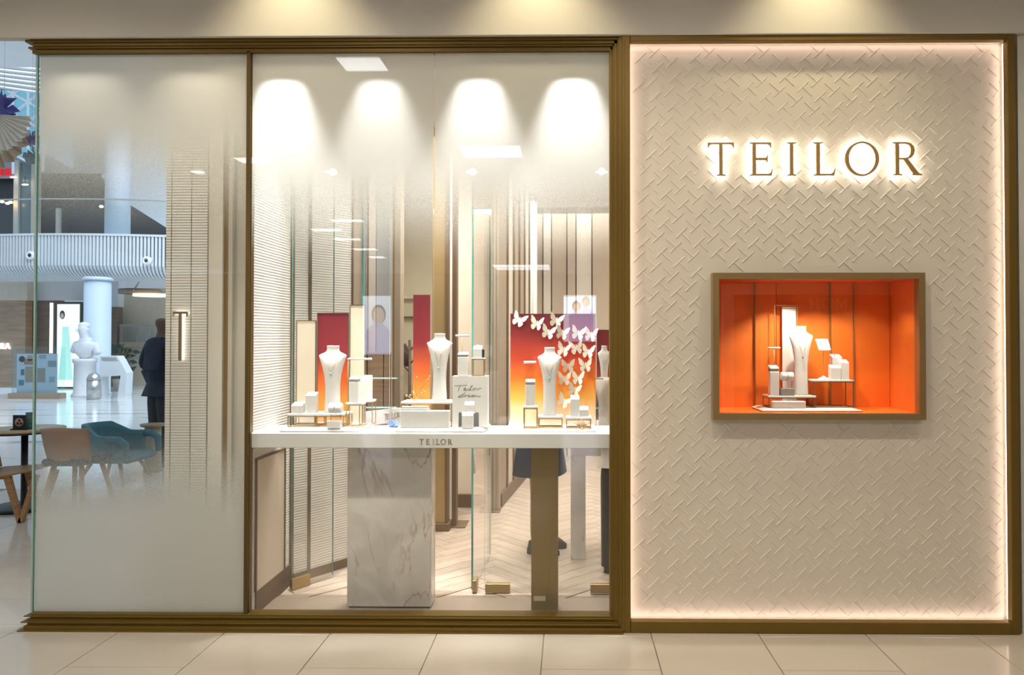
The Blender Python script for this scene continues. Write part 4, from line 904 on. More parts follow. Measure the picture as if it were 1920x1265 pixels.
# lit bay between post and bronze pillar, far back
by = empty('wall_niche', (X(770, 3.4), 3.4, FZ), 'pale lit bay with a hung dark garment deep in the shop', 'wall', kind='structure')
slab('bay_back', 735, 835, 0, 0, 3.5, .05, mat('pale_yellow_wall', (.74, .69, .52), .6), by, FZ, CZ); slab('bay_ledge', 740, 790, 741, 746, 3.3, .2, GREIGE_D, by)
slab('bay_rail', 745, 800, 593, 595, 3.45, .05, BROWN, by); slab('bay_rail', 745, 800, 558, 560, 3.45, .05, GREIGE, by)
gm = P(757, 665, 3.3); MB().rings([(gm.x, 3.34, Zh(687, 3.3), .05, .03), (gm.x, 3.34, Zh(665, 3.3), .045, .03), (gm.x, 3.34, Zh(650, 3.3), .03, .02), (gm.x, 3.34, Zh(644, 3.3), .008, .008)]).build('hanging_garment', mat('dark_plum_cloth', (.12, .08, .09), .9), None, 'small dark garment hanging in the pale bay', 'garment')
cr = empty('coat_tree', (X(769, 3.2), 3.2, FZ), 'thin dark branching stand beside the hanging garment', 'stand'); m = MB(); b0 = P(768, 720, 3.2)
m.tube([(b0.x, 3.2, FZ), (b0.x, 3.2, Zh(637, 3.2))], .014, 8)
for v, s_ in ((650, 1), (660, -1), (675, 1), (690, -1)): m.tube([(b0.x, 3.2, Zh(v+8, 3.2)), (b0.x+.06*s_, 3.2, Zh(v-5, 3.2))], .008, 6)
m.build('branch', BROWN, cr)
pl_ = empty('bronze_pillar', (X(824, 1.9), 2.0, FZ), 'bronze-clad square pillar behind the middle bust', 'pillar')
slab('cladding', 812, 840, 0, 0, 1.9, .12, mat('satin_brass_cladding', (.44, .31, .14), .38, .5), pl_, FZ, CZ); slab('edge', 836, 841, 0, 0, 1.88, .1, BROWN, pl_, FZ, CZ); slab('plinth', 811, 843, 982, 0, 1.87, .16, BROWN, pl_, FZ)
slab('wall_panel', 840, 849.5, 0, 0, 2.35, .05, CREAM_L, wb, FZ, CZ)
bd = empty('dark_upright', (X(852, 2.0), 2.0, FZ), 'dark bronze upright panel edge right of the pillar', 'upright')
slab('stile', 849, 857, 0, 0, 2.0, .1, BROWN, bd, FZ+.01, CZ); slab('floor_plate', 845, 874, 0, 0, 1.98, .22, BROWN, bd, FZ, FZ+.01)
MBk = empty('cream_wall_bay', (X(884, 2.7), 2.7, FZ), 'tall cream panel bay behind the lettered block', 'wall panel')
slab('panel', 857, 913, 339, 0, 2.72, .05, mat('bay_cream_panel', (.84, .74, .60), .6), MBk, FZ+.12); slab('header', 840, 936, 0, 339, 2.72, .05, GREIGE, MBk, Zh(339, 2.72), CZ); slab('plinth', 855, 914, 0, 0, 2.70, .08, BROWN, MBk, FZ, FZ+.12)  # plain warm cream for the bay panel
pr = empty('taupe_pillar', (X(925, 2.55), 2.6, FZ), 'ribbed taupe pillar right of the cream panel bay', 'pillar')
for k in range(4): slab('fluted_board', 913.5+k*5.9, 919+k*5.9, 0, 0, 2.55+.012*(k % 2), .2, GREIGE_D, pr, FZ+.01, CZ)
slab('floor_plate', 900, 938, 0, 0, 2.5, .26, BROWN, pr, FZ, FZ+.01)
# receding run of cabinet fronts
p0 = Vector((X(938, 2.72), 2.72)); p1 = Vector((X(992, 4.4), 4.4)); dv = p1-p0; nn = Vector((-dv.y, dv.x)).normalized()
rc = empty('cabinet_run', (p0.x, 3.3, FZ), 'receding row of cream cabinet fronts with brown edges deep in the shop', 'cabinet')
for k in range(5):
    f0, f1 = k/5, (k+1)/5; a = p0+dv*(f0+.02); b = p0+dv*(f1-.02); mb = MB(); mb.prism_z([(a.x, a.y), (b.x, b.y), (b.x+nn.x*.05, b.y+nn.y*.05), (a.x+nn.x*.05, a.y+nn.y*.05)], FZ+.12, CZ); mb.build('door_front', (GREIGE_D, GREIGE, GREIGE_D)[k % 3], rc)
    a2 = p0+dv*(f1-.02); b2 = p0+dv*(f1+.02); mb = MB(); mb.prism_z([(a2.x-nn.x*.01, a2.y-nn.y*.01), (b2.x-nn.x*.01, b2.y-nn.y*.01), (b2.x+nn.x*.05, b2.y+nn.y*.05), (a2.x+nn.x*.05, a2.y+nn.y*.05)], FZ, CZ); mb.build('edge_trim', BROWN, rc)
mb = MB(); mb.prism_z([(p0.x-nn.x*.02, p0.y-nn.y*.02), (p1.x-nn.x*.02, p1.y-nn.y*.02), (p1.x+nn.x*.04, p1.y+nn.y*.04), (p0.x+nn.x*.04, p0.y+nn.y*.04)], FZ, FZ+.12); mb.build('plinth', BROWN, rc)
# pale drape, far beige walls
cu = MB(); N_ = 40; xa, xb = X(974, 4.7), X(1006, 4.7); vs_ = []
for k in range(N_+1):
    f = k/N_; y = 4.7+.02*math.sin(f*PI*9); vs_ += [(xa+(xb-xa)*f, y, FZ+.02), (xa+(xb-xa)*f, y, CZ)]
cu.add(vs_, [(2*k, 2*k+2, 2*k+3, 2*k+1) for k in range(N_)], True)
dp = cu.build('drape', mat('ivory_drape', (.82, .80, .74), .8), None, 'pale pleated drape hanging behind the sunset panel', 'curtain')
md = dp.modifiers.new('thickness', 'SOLIDIFY'); md.thickness = .006
wk = empty('wall_back', (1.2, 6, FZ), 'beige panelled back wall of the shop', 'wall', kind='structure')
BEI = mat('beige_wall', (.62, .52, .42), .6, 0, .04, 2)
pxs = [985, 1018, 1034, 1063, 1080, 1110, 1148, 1200]
for k in range(len(pxs)-1): box('wall_panel', (X(pxs[k], 5.6)+.008, 5.6-(.03 if k % 2 else 0), FZ), (X(pxs[k+1], 5.6)-.008, 5.7, CZ), (BEI, CREAM_L)[k % 3 == 1], wk)
box('core', (-1.9, 5.66, FZ), (3.4, 5.75, CZ), GREIGE_D, wk); box('end_wall', (-1.9, 8.0, 0), (3.4, 8.2, CZ), BEI, wk); box('side_wall', (1.5, .5, FZ), (1.6, 5.6, CZ), BEI, wk); box('front_return', (xpr+.01, .40, 0), (3.4, .45, CZ), BEI, wk)
# second display deeper in: crimson panel with bust
vt = empty('inner_counter', (X(1135, 1.3), 1.4, FZ), 'white marble-legged counter table with drawer inside the shop', 'counter')
ta = P(1070, 1046, 1.14); tb_ = P(1098, 1046, 1.14); zt_ = .86
box('leg', (ta.x, 1.14, FZ), (tb_.x, 1.40, zt_-.10), MARB, vt, .003); box('leg', (ta.x+1.1, 1.14, FZ), (ta.x+1.2, 1.40, zt_-.10), MARB, vt, .003); box('apron', (ta.x, 1.14, zt_-.10), (ta.x+1.2, 1.42, zt_-.0), MARB, vt, .003); box('drawer', (X(1078, 1.13), 1.125, zt_-.03), (X(1130, 1.13), 1.14, zt_+.02), mat('drawer_wood', (.40, .26, .12), .5), vt); box('table_top', (ta.x-.01, 1.10, zt_+.0), (ta.x+1.22, 1.6, zt_+.04), WHITE, vt)
ip = empty('inner_riser', (X(1132, 1.5), 1.5, zt_+.04), 'white block carrying the second bust behind the post', 'display block'); a, b = xr_(1120, 1155, 1.45)
zi = Zh(745, 1.45); box('block', (a, 1.42, zt_+.04), (b, 1.58, zi), WHITE, ip)
a, b = xr_(1118, 1150, 1.62); slab_panel('backdrop', a, b, 1.62, zt_+.04, Zh(617, 1.62), SUN2, 'second crimson to orange panel at the bronze post', border=None)
a, b = xr_(1121, 1145, 1.5); bust(a, b, Zh(648, 1.5), zi, 1.5, 'small necklace bust far right beside the bronze post')
# ================================================================== people
def skin_mesh(name, V, E, root, sub=2):
    keys = list(V); me = bpy.data.meshes.new(name)
    me.from_pydata([V[k][0] for k in keys], [(keys.index(a), keys.index(b)) for a, b in E], [])
    o = bpy.data.objects.new(name, me); COL.objects.link(o)
    o.modifiers.new('skin', 'SKIN'); sm = o.modifiers.new('sub', 'SUBSURF'); sm.levels = sub; sm.render_levels = sub
    if not me.skin_vertices: me.skin_vertices.new() if hasattr(me.skin_vertices, 'new') else None
    sv = me.skin_vertices[0].data
    for i, k in enumerate(keys):
        r = V[k][1]; r = r if isinstance(r, tuple) else (r, r); sv[i].radius = r; sv[i].use_root = (k == root)
    bpy.context.view_layer.update()
    out = bpy.data.meshes.new_from_object(o.evaluated_get(bpy.context.evaluated_depsgraph_get()))
    bpy.data.objects.remove(o); bpy.data.meshes.remove(me)
    out.polygons.foreach_set('use_smooth', [True]*len(out.polygons)); return out
SKIN = mat('skin', (.52, .31, .22), .55, 0, .05, 12); DSKIN = mat('deep_skin', (.22, .12, .08), .5, 0, .05, 12)
def person(loc, rz, h, label, skin, hair, top, bottom, shoes, skirt=False, elbow=None, bald=False, sleeve=True):
    s = h/1.75; t = empty('person', loc, label, 'person'); t.rotation_euler = (0, 0, rz)
    e = elbow or {}
    V = {'pel': ((0, 0, .95), (.15, .11)), 'wst': ((0, .01, 1.10), (.135, .10)), 'chs': ((0, .0, 1.30), (.165, .115)), 'nkb': ((0, .01, 1.46), (.075, .07)), 'nck': ((0, 0, 1.52), .055),
         'chn': ((0, -.02, 1.575), (.062, .07)), 'hed': ((0, -.005, 1.65), (.076, .095)), 'top': ((0, .005, 1.715), (.058, .07))}
    E = [('pel', 'wst'), ('wst', 'chs'), ('chs', 'nkb'), ('nkb', 'nck'), ('nck', 'chn'), ('chn', 'hed'), ('hed', 'top')]
    for sd, n in ((-1, 'l'), (1, 'r')):
        el = e.get(n+'e', (sd*.27, .03, 1.14)); wr_ = e.get(n+'w', (sd*.29, -.06, .90)); w = Vector(wr_); el_ = Vector(el); d = (w-el_).normalized()
        V.update({n+'s': ((sd*.18, .01, 1.41), .062), n+'e': (el, .046), n+'w': (wr_, .030), n+'p': (tuple(w+d*.07), (.040, .020)),
                  n+'h': ((sd*.09, 0, .90), .095), n+'k': ((sd*.095, -.01, .50), .062), n+'a': ((sd*.10, .01, .10), .040), n+'f': ((sd*.105, -.10, .035), (.036, .028))})
        E += [('chs', n+'s'), (n+'s', n+'e'), (n+'e', n+'w'), (n+'w', n+'p'), ('pel', n+'h'), (n+'h', n+'k'), (n+'k', n+'a'), (n+'a', n+'f')]
        sx = d.cross(Vector((0, 1, .2))).normalized()
        for k in range(4):
            b0 = w+d*.085+sx*(.024-.016*k); L_ = (.055, .065, .06, .045)[k]; V[n+'g%d' % k] = (tuple(b0), .0095); V[n+'G%d' % k] = (tuple(b0+d*L_*.6+Vector((0, -.01, 0))), .0085); V[n+'q%d' % k] = (tuple(b0+d*L_+Vector((0, -.025, 0))), .007)
            E += [(n+'p', n+'g%d' % k), (n+'g%d' % k, n+'G%d' % k), (n+'G%d' % k, n+'q%d' % k)]
        b0 = w+d*.03+sx*.035; V[n+'t'] = (tuple(b0), .011); V[n+'T'] = (tuple(b0+d*.035+sx*.018), .009); E += [(n+'w', n+'t'), (n+'t', n+'T')]
    me = skin_mesh('body', V, E, 'pel', 1)
    bm = bmesh.new(); bm.from_mesh(me)
    def ball(c, r, sc_=(1, 1, 1)):
        bmesh.ops.create_uvsphere(bm, u_segments=8, v_segments=6, radius=r, matrix=Matrix.Translation(c) @ Matrix.Diagonal((*sc_, 1)))
    ball((0, -.105, 1.625), .014, (.8, 1.2, 1.3)); ball((0, -.092, 1.585), .016, (1.5, .6, .4))
    for sd in (-1, 1): ball((sd*.078, .005, 1.635), .024, (.4, .8, 1.2)); ball((sd*.03, -.088, 1.648), .011, (1.2, .6, .7))
    bm.to_mesh(me); bm.free()
    def put(name, me, m_):
        me.materials.clear(); me.materials.append(m_); o = bpy.data.objects.new(name, me); COL.objects.link(o); o.parent = t; o.scale = (s, s, s); LOC[o] = Vector(loc); return o
    put('body', me, skin)
    grow = lambda k, f: (V[k][0], tuple(q*f+.012 for q in (V[k][1] if isinstance(V[k][1], tuple) else (V[k][1], V[k][1]))))
    ks = ['pel', 'wst', 'chs', 'nkb', 'ls', 'rs', 'le', 're', 'lw', 'rw']; Vt = {k: grow(k, 1.10) for k in ks}
    for n in 'lr': Vt[n+'w'] = (V[n+'w'][0], (.046, .046))
    Vt['hem'] = ((0, .005, .80), (.178, .132)); Vt['pel'] = ((0, 0, .95), (.176, .130)); Et = [q for q in E if q[0] in ks and q[1] in ks] + [('pel', 'hem')]
    put('jacket' if not skirt else 'top', skin_mesh('top', Vt, Et, 'pel', 1), top)
    if skirt:
        m = MB(); m.rings([(0, 0, .60, .25, .20), (0, 0, .75, .225, .18), (0, 0, .95, .19, .15), (0, 0, 1.08, .16, .13)]); me2 = bpy.data.meshes.new('skirt'); me2.from_pydata([tuple(q) for q in m.v], [], m.f); me2.polygons.foreach_set('use_smooth', m.sm); put('skirt', me2, bottom)
    else:
        m = MB(); m.rings([(0, 0, .82, .15, .105), (0, 0, .90, .15, .105), (0, .005, 1.0, .135, .095), (0, .01, 1.06, .12, .09)])
        for sd in (-1, 1): m.rings([(sd*.102, .015, .05, .062, .075), (sd*.10, .01, .25, .066, .078), (sd*.096, -.008, .50, .076, .086), (sd*.085, 0, .72, .085, .098), (sd*.075, 0, .90, .08, .10)])
        me2 = bpy.data.meshes.new('trousers'); me2.from_pydata([tuple(q) for q in m.v], [], m.f); me2.polygons.foreach_set('use_smooth', m.sm); put('trousers', me2, bottom)
    for sd in (-1, 1):
        m = MB(); m.rings([(sd*.105, -.06, .0, .048, .13), (sd*.105, -.06, .03, .048, .13), (sd*.105, -.04, .065, .042, .10), (sd*.104, .0, .095, .038, .055)])
        me2 = bpy.data.meshes.new('shoe'); me2.from_pydata([tuple(q) for q in m.v], [], m.f); me2.polygons.foreach_set('use_smooth', m.sm); put('shoe', me2, shoes)
    if not bald:
        m = MB(); m.sphere((0, .02, 1.675), .098, 14, 10, .92, 1.06, 1.0); m.sphere((0, .06, 1.60), .075, 12, 8, 1.0, .7, 1.5); me2 = bpy.data.meshes.new('hair'); me2.from_pydata([tuple(q) for q in m.v], [], m.f); me2.polygons.foreach_set('use_smooth', m.sm); put('hair', me2, hair)
    return t
NAVY = mat('navy_wool', (.012, .018, .05), .9, 0, .1, 30); DKH = mat('dark_hair', (.02, .013, .010), .6, 0, .2, 40)
JACK = mat('dark_blue_jacket', (.016, .024, .05), .8, 0, .2, 10, .2); GREYS = mat('grey_shirt', (.42, .36, .31), .85, 0, .06, 12)
pA_ = G(1012, 1030, FZ); person((pA_.x, pA_.y, FZ), math.radians(75), 1.66, 'woman in a navy skirt standing behind the bronze leg and sunset panel', SKIN, DKH, NAVY, NAVY, BLACK, skirt=True)
person((X(1168, .88), .88, FZ), math.radians(165), 1.54, 'person in a grey shirt and dark trousers half hidden by the bronze post', SKIN, DKH, GREYS, BLACK, BLACK, elbow={'le': (-.28, .0, 1.17), 'lw': (-.16, -.22, 1.20), 're': (.28, .0, 1.17), 'rw': (.16, -.22, 1.20)})
person((X(303, 5.05), 5.05, 0), math.radians(150), 1.89, 'bald man in a dark jacket seen through the frosted pane', DSKIN, DKH, JACK, mat('dark_trousers', (.03, .032, .04), .9), BLACK, bald=True,
       elbow={'le': (-.30, .02, 1.16), 'lw': (-.20, -.22, 1.12), 're': (.33, .04, 1.14), 'rw': (.16, -.22, 1.10)})
# ================================================================== cafe furniture on the left
OAKC = mat_wood('oak_chair_wood', (.36, .19, .07), (.48, .27, .11), .4, (3, 3, 12), 4)
BRS = mat('brown_shell', (.42, .25, .16), .5, 0, .05, 6)
def vleg_chair(Yc, pxc, label, shell):
    z = .45; c = Vector((X(pxc, Yc), Yc, 0)); t = empty('cafe_chair', c, label, 'chair')
    return t, c
# near chair, only its front corner is in the frame
foot = G(36, 980); t = empty('cafe_chair', (foot.x-.20, foot.y+.1, 0), 'wooden cafe chair with V-shaped oak legs at the left edge of the picture', 'chair')
zs_ = .455; Yf = foot.y
def tp(px, py, dy=0): return P(px, py, Yf+dy)
def beam(m, a, b, w0, w1, d=.035):
    a, b = Vector(a), Vector(b); u = (b-a).normalized(); n = Vector((u.z, 0, -u.x)); m.add([a-n*w0/2, a+n*w0/2, b+n*w1/2, b-n*w1/2]+[q+Vector((0, d, 0)) for q in (a-n*w0/2, a+n*w0/2, b+n*w1/2, b-n*w1/2)], [(0, 1, 2, 3), (7, 6, 5, 4), (0, 4, 5, 1), (1, 5, 6, 2), (2, 6, 7, 3), (3, 7, 4, 0)])
for dy in (0, .24):
    m = MB(); o_ = Vector((0, dy, 0)); beam(m, tp(36, 982)+o_, tp(11, 893)+o_, .035, .055); m.build('leg', OAKC, t)
    m = MB(); beam(m, tp(36, 982)+o_, tp(66, 890)+o_, .035, .04); m.build('leg', OAKC, t)
m = MB(); beam(m, tp(-30, 893, .2), tp(14, 893, .2), .05, .05, .04); m.build('seat_rail', OAKC, t)
z = P(20, 890, Yf).z; x1 = P(42, 885, Yf).x
m = MB(); m.add([(x1-.50, Yf-.02, z-.02), (x1-.12, Yf-.03, z-.012), (x1, Yf+.1, z+.012), (x1-.02, Yf+.44, z+.012), (x1-.50, Yf+.44, z-.02),
                 (x1-.50, Yf-.02, z-.004), (x1-.12, Yf-.03, z+.004), (x1, Yf+.1, z+.022), (x1-.02, Yf+.44, z+.026), (x1-.50, Yf+.44, z-.004)],
                [(4, 3, 2, 1, 0), (5, 6, 7, 8, 9)]+[(i, (i+1) % 5, (i+1) % 5+5, i+5) for i in range(5)]); m.build('seat', OAKC, t)
m = MB(); m.add([(x1-.52, Yf, z), (x1-.52, Yf+.42, z), (x1-.60, Yf+.42, z+.36), (x1-.60, Yf, z+.36), (x1-.505, Yf, z), (x1-.505, Yf+.42, z), (x1-.585, Yf+.42, z+.36), (x1-.585, Yf, z+.36)], [(0, 1, 2, 3), (7, 6, 5, 4), (0, 4, 5, 1), (1, 5, 6, 2), (2, 6, 7, 3), (3, 7, 4, 0)]); m.build('backrest', OAKC, t)
# round table
tb = G(45, 952); tz = .745; t = empty('round_table', (tb.x, tb.y, 0), 'small round cafe table with black pedestal left of the glass edge', 'table')
MB().lathe([(.31, 0), (.325, .012), (.325, .022)], (tb.x, tb.y, tz-.022), 40).build('table_top', [mat_wood('table_oak', (.50, .36, .20), (.60, .46, .28), .4)], t)
MB().lathe([(.295, 0), (.315, .006), (.32, .014)], (tb.x, tb.y, tz-.036), 40).build('table_edge', BLACK, t)
MB().lathe([(.035, 0), (.028, .02), (.028, tz-.036)], (tb.x, tb.y, 0), 18).build('pedestal', BLACK, t)
MB().lathe([(.27, 0), (.275, .02), (.25, .032), (.05, .045), (.03, .05)], (tb.x, tb.y, 0), 40).build('base', BLACK, t)
a, b = pb(24, 778, 48, 818, tb.y-.12, .012, tz); mh_ = empty('menu_holder', ((a.x+b.x)/2, tb.y-.1, tz), 'black table card with a round pale emblem on the cafe table', 'menu card')
box('card', a, b, BLACK, mh_); box('stand_foot', (a.x-.01, tb.y-.14, tz), (b.x+.02, tb.y-.06, tz+.012), BLACK, mh_)
emb = MB(); emb.M = Matrix.Translation(P(36, 791.5, tb.y-.121)) @ Matrix.Rotation(PI/2, 4, 'X'); emb.lathe([(.040, 0), (.040, .002)], (0, 0, 0), 20); emb.build('emblem', mat('emblem_pink', (.60, .34, .28), .6), mh_)
m = MB()
for k in range(3):
    q = P(36, 791.5, tb.y-.125); an = PI/2+k*2*PI/3; m.sphere((q.x+.018*math.cos(an), q.y, q.z+.018*math.sin(an)), .012, 8, 6, sy=.25)
m.build('emblem_mark', BLACK, mh_)
jx = X(57, tb.y+.0); MB().lathe([(.04, 0), (.045, .03), (.045, .10), (.03, .13), (.034, .15)], (jx, tb.y+.0, tz), 18).build('glass_jar', mat('tinted_jar', (.10, .22, .22), .15, 0, .3, 30), None, 'small dark jar beside the menu card on the cafe table', 'jar')
# shell chairs behind the frosted pane
def shell_chair(name, x0, x1, ytop, yseat, Y, m_shell, m_leg, label, arms=False, rz=0.0, back_front=True):
    xa, xb = X(x0, Y, 830), X(x1, Y, 830); c = (xa+xb)/2; w = (xb-xa)/2; zt = Zh(ytop, Y, x0); zq = Zh(yseat, Y, x0); t = empty(name, (c, Y+.2, 0), label, 'chair')
    return t, c, w, zt, zq
Yb = 2.05; t, c, w, zt, zq = shell_chair('shell_chair', 58, 152, 803, 868, Yb, BRS, OAKC, 'brown wooden shell chair seen from behind through the frosted pane')
m = MB(); n = 14; vs_ = []; R_ = 8
for j in range(R_+1):
    g = j/R_
    for i in range(n+1):
        f = i/n*2-1; ww = w*(1-.10*(1-g)**2); zz = zq-.02+(zt-zq+.02)*g - (.02*f*f if j == R_ else 0); vs_.append((c+ww*f, Yb+.10*(f*f)+.07*(1-g), zz))
m.add(vs_, [(j*(n+1)+i, j*(n+1)+i+1, (j+1)*(n+1)+i+1, (j+1)*(n+1)+i) for j in range(R_) for i in range(n)], True)
o = m.build('backrest', BRS, t); md = o.modifiers.new('th', 'SOLIDIFY'); md.thickness = .014
MB().box((c-w*.85, Yb+.06, zq-.04), (c+w*.85, Yb+.50, zq+.02), .02).build('seat', mat('dark_seat_pad', (.06, .075, .085), .8), t)
for sx in (-1, 1):
    for sy in (0, 1): MB().tube([(c+sx*w*.55, Yb+.15+.26*sy, zq-.04), (c+sx*w*.95, Yb+.04+.48*sy, 0)], [.022, .014], 8).build('leg', OAKC, t)
BLU = mat('teal_blue_wool', (.07, .22, .27), .85, 0, .1, 30); LEGW = mat('pale_oak_leg', (.52, .36, .22), .5)
Ya = 4.1; xa, xb = X(158, Ya, 830), X(275, Ya, 830); c = (xa+xb)/2; w = (xb-xa)/2; t = empty('armchair', (c, Ya, 0), 'blue upholstered armchair on four wooden legs behind the frosted pane', 'chair')
zt = Zh(793, Ya, 200); zq = Zh(848, Ya, 200); zb_ = Zh(862, Ya, 200)
MB().box((xa+.08, Ya-.28, zb_), (xb-.02, Ya+.28, zq), .05).build('seat', BLU, t)
m = MB(); vs_ = []; n = 22; R_ = 6
for j in range(R_+1):
    g = j/R_
    for i in range(n+1):
        an = PI*(.42+1.16*i/n); cx_, cy_ = math.cos(an), math.sin(an); f = abs(i/n*2-1); hgt = zt if f < .45 else zt-(zt-Zh(812, Ya, 200))*min(1, (f-.45)/.3)
        vs_.append((c+.02+w*(1.0*cx_+.12)*(1+.03*g), Ya+.30*cy_*1.0, zq-.06+(hgt-zq+.06)*g))
m.add(vs_, [(j*(n+1)+i, j*(n+1)+i+1, (j+1)*(n+1)+i+1, (j+1)*(n+1)+i) for j in range(R_) for i in range(n)], True); o = m.build('backrest', BLU, t); md = o.modifiers.new('th', 'SOLIDIFY'); md.thickness = .06; md.offset = 0
for s_ in (-1, 1): MB().tube([(c+.1, Ya+.31*s_, Zh(818, Ya, 200)), (xb-.12, Ya+.31*s_, Zh(818, Ya, 200)), (xb-.05, Ya+.31*s_, Zh(826, Ya, 200)), (xb-.04, Ya+.31*s_, zq-.03)], [.04, .04, .04, .03], 10).build('armrest', BLU, t)
for sx in (-1, 1):
    for sy in (-1, 1): MB().tube([(c+sx*w*.45, Ya+sy*.17, zb_), (c+sx*w*.72, Ya+sy*.26, 0)], [.024, .014], 8).build('leg', LEGW, t)
Yt = 4.62; c = X(287, Yt, 800); zt = Zh(794, Yt, 287); t = empty('side_table', (c, Yt, 0), 'round wooden drum side table in front of the man', 'table')
MB().lathe([(.13, 0), (.14, .02), (.14, .03)], (c, Yt, zt-.03), 28).build('table_top', LEGW, t); MB().lathe([(.10, 0), (.09, .2), (.09, zt-.03)], (c, Yt, 0), 24).build('drum', mat('pale_drum', (.56, .46, .33), .6), t)
# ================================================================== mall atrium beyond
MW = mat('mall_white', (.74, .75, .76), .6, 0, .03, 2); WALLW = mat_wood('wood_look_cladding', (.36, .25, .16), (.46, .33, .22), .5, (2, 2, 14), .8); DARKW = mat_wood('dark_wood_cladding', (.18, .125, .085), (.24, .17, .12), .5, (2, 2, 14), .8)
CREAMW = mat('cream_shop_wall', (.66, .57, .45), .7); DARKS = mat('dark_storefront', (.045, .05, .055), .35)
YF = 19.0
wf = empty('wall_mall', (-12, YF, 0), 'far mall wall of wood-look cladding and cream plaster', 'wall', kind='structure')
def fw(name, x0, x1, y0, y1, m_, Y=YF, d=.3, zb_=None, par=wf): return slab(name, x0, x1, y0, y1, Y, d, m_, par, zb_)
zfl = 0.0
fw('cladding', -120, 51, 563, 0, WALLW, YF, .3, 0.0); fw('fascia', -120, 51, 520, 563, CREAMW)
fw('cladding', 51, 112, 563, 0, DARKW, YF+.5, .3, 0.0); fw('fascia', 51, 190, 520, 563, MW, YF+.5)
fw('cladding', 140, 222, 575, 0, DARKW, YF+.6, .3, 0.0); fw('fascia', 185, 222, 520, 575, MW, YF+.6)
fw('shop_wall', 222, 420, 540, 0, CREAMW, YF+1.2, .3, 0.0)
fw('soffit_back', -200, 420, 440, 540, MW, YF+2.2)
# upper storey: dark shopfronts with lamps
us = empty('wall_upper', (-12, 23, 4), 'dark upper-storey shopfronts behind the balcony', 'wall', kind='structure')
fw('storefront', -200, 420, 325, 452, DARKS, 23.5, .3, None, us); fw('fascia', -200, 420, 60, 325, mat('pale_grey_fascia', (.50, .51, .52), .7), 23.4, .3, None, us)
fw('window_post', 25, 34, 300, 445, GREIGE, 23.0, .2, None, us); fw('window_post', 34, 58, 305, 445, mat('blue_grey_glass', (.18, .23, .24), .25), 23.1, .1, None, us); fw('window_post', 58, 70, 300, 445, CREAMW, 22.9, .2, None, us)
fw('window_post', 104, 112, 390, 445, GREIGE, 23.1, .1, None, us)
fw('sign_board', -120, 26, 306, 334, mat('grey_sign_board', (.45, .45, .47), .6), 23.0, .1, None, us)
rs_ = empty('shop_sign', (X(8, 22.9), 22.9, Zh(329, 22.9, 10)), 'red sign letters RE on the upper storey fascia', 'sign'); RED = mat('red_letter', (.60, .012, .02), .5, emit=(.8, .02, .03), estr=.4)
zz = Zh(329, 22.9, 10); hh_ = Zh(316, 22.9, 10)-zz; word(rs_, 'rE'.replace('E', 'e'), [X(-7, 22.9), X(8, 22.9)], 22.9, zz, hh_, .08, RED, 'letter', None, [1.0, 1.25])
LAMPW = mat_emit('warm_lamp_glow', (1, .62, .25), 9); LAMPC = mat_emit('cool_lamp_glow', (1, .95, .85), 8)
lamps = [(4, 378, 1, 'far left chandelier bulb on the upper storey'), (14, 381, 1, 'chandelier bulb right of the far left one'), (20, 379, 1, 'third chandelier bulb on the upper storey'), (190, 387, 1, 'glowing ceiling lamp pair left bulb seen through the frost'), (202, 387, 1, 'glowing ceiling lamp pair right bulb seen through the frost'), (25, 332, 0, 'thin white lamp above the dark upper window'), (47, 346, 0, 'glowing bulb in place of a lamp reflection in the blue-grey upper window')]  # last bulb stands in for a reflection in the window glass
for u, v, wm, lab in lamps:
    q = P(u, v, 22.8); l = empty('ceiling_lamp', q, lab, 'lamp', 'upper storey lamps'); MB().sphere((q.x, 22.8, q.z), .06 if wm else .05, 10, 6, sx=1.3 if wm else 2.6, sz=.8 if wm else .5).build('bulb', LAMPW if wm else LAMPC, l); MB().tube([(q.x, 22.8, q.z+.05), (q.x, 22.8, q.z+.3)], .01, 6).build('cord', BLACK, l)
# balcony with curved slatted fascia
bcx = X(150, 17.5); Rb = 11.0; YB = 16.4
bl_ = empty('balcony', (bcx, YB, 2.8), 'white balcony ring with curved vertical slats and a glass rail', 'balcony')
zbt_ = Zh(441, YB, 150); zbm = Zh(497, YB, 150); zbb = Zh(519, YB, 150)
def arc(a, r): return Vector((bcx+r*math.sin(a), YB+Rb-r*math.cos(a), 0))
profl = [(0, zbt_), (0, zbm)] + [(.42*(1-math.cos(q*PI/2/5))+.04*q, zbm-(zbm-zbb)*math.sin(q*PI/2/5)) for q in range(1, 6)] + [(1.3, zbb-.02)]
fin = MB(); an0, an1, dn = -.30, .36, .0088
k = an0
while k < an1:
    for (d0, z0), (d1, z1) in zip(profl, profl[1:]):
        p = [arc(k, Rb-d0) + Vector((0, 0, z0)), arc(k+dn*.62, Rb-d0) + Vector((0, 0, z0)), arc(k+dn*.62, Rb-d1) + Vector((0, 0, z1)), arc(k, Rb-d1) + Vector((0, 0, z1))]
        i_ = [arc(k, Rb-d0-.07) + Vector((0, 0, z0+.05)), arc(k+dn*.62, Rb-d0-.07) + Vector((0, 0, z0+.05)), arc(k+dn*.62, Rb-d1-.07) + Vector((0, 0, z1+.05)), arc(k, Rb-d1-.07) + Vector((0, 0, z1+.05))]
        fin.add(p+i_, [(0, 1, 2, 3), (0, 3, 7, 4), (1, 5, 6, 2), (4, 7, 6, 5)])
    k += dn
fin.build('slats', MW, bl_, kind='stuff')
bk_ = MB(); NA = 24; SLOT = mat('slat_backing', (.10, .10, .10), .8)
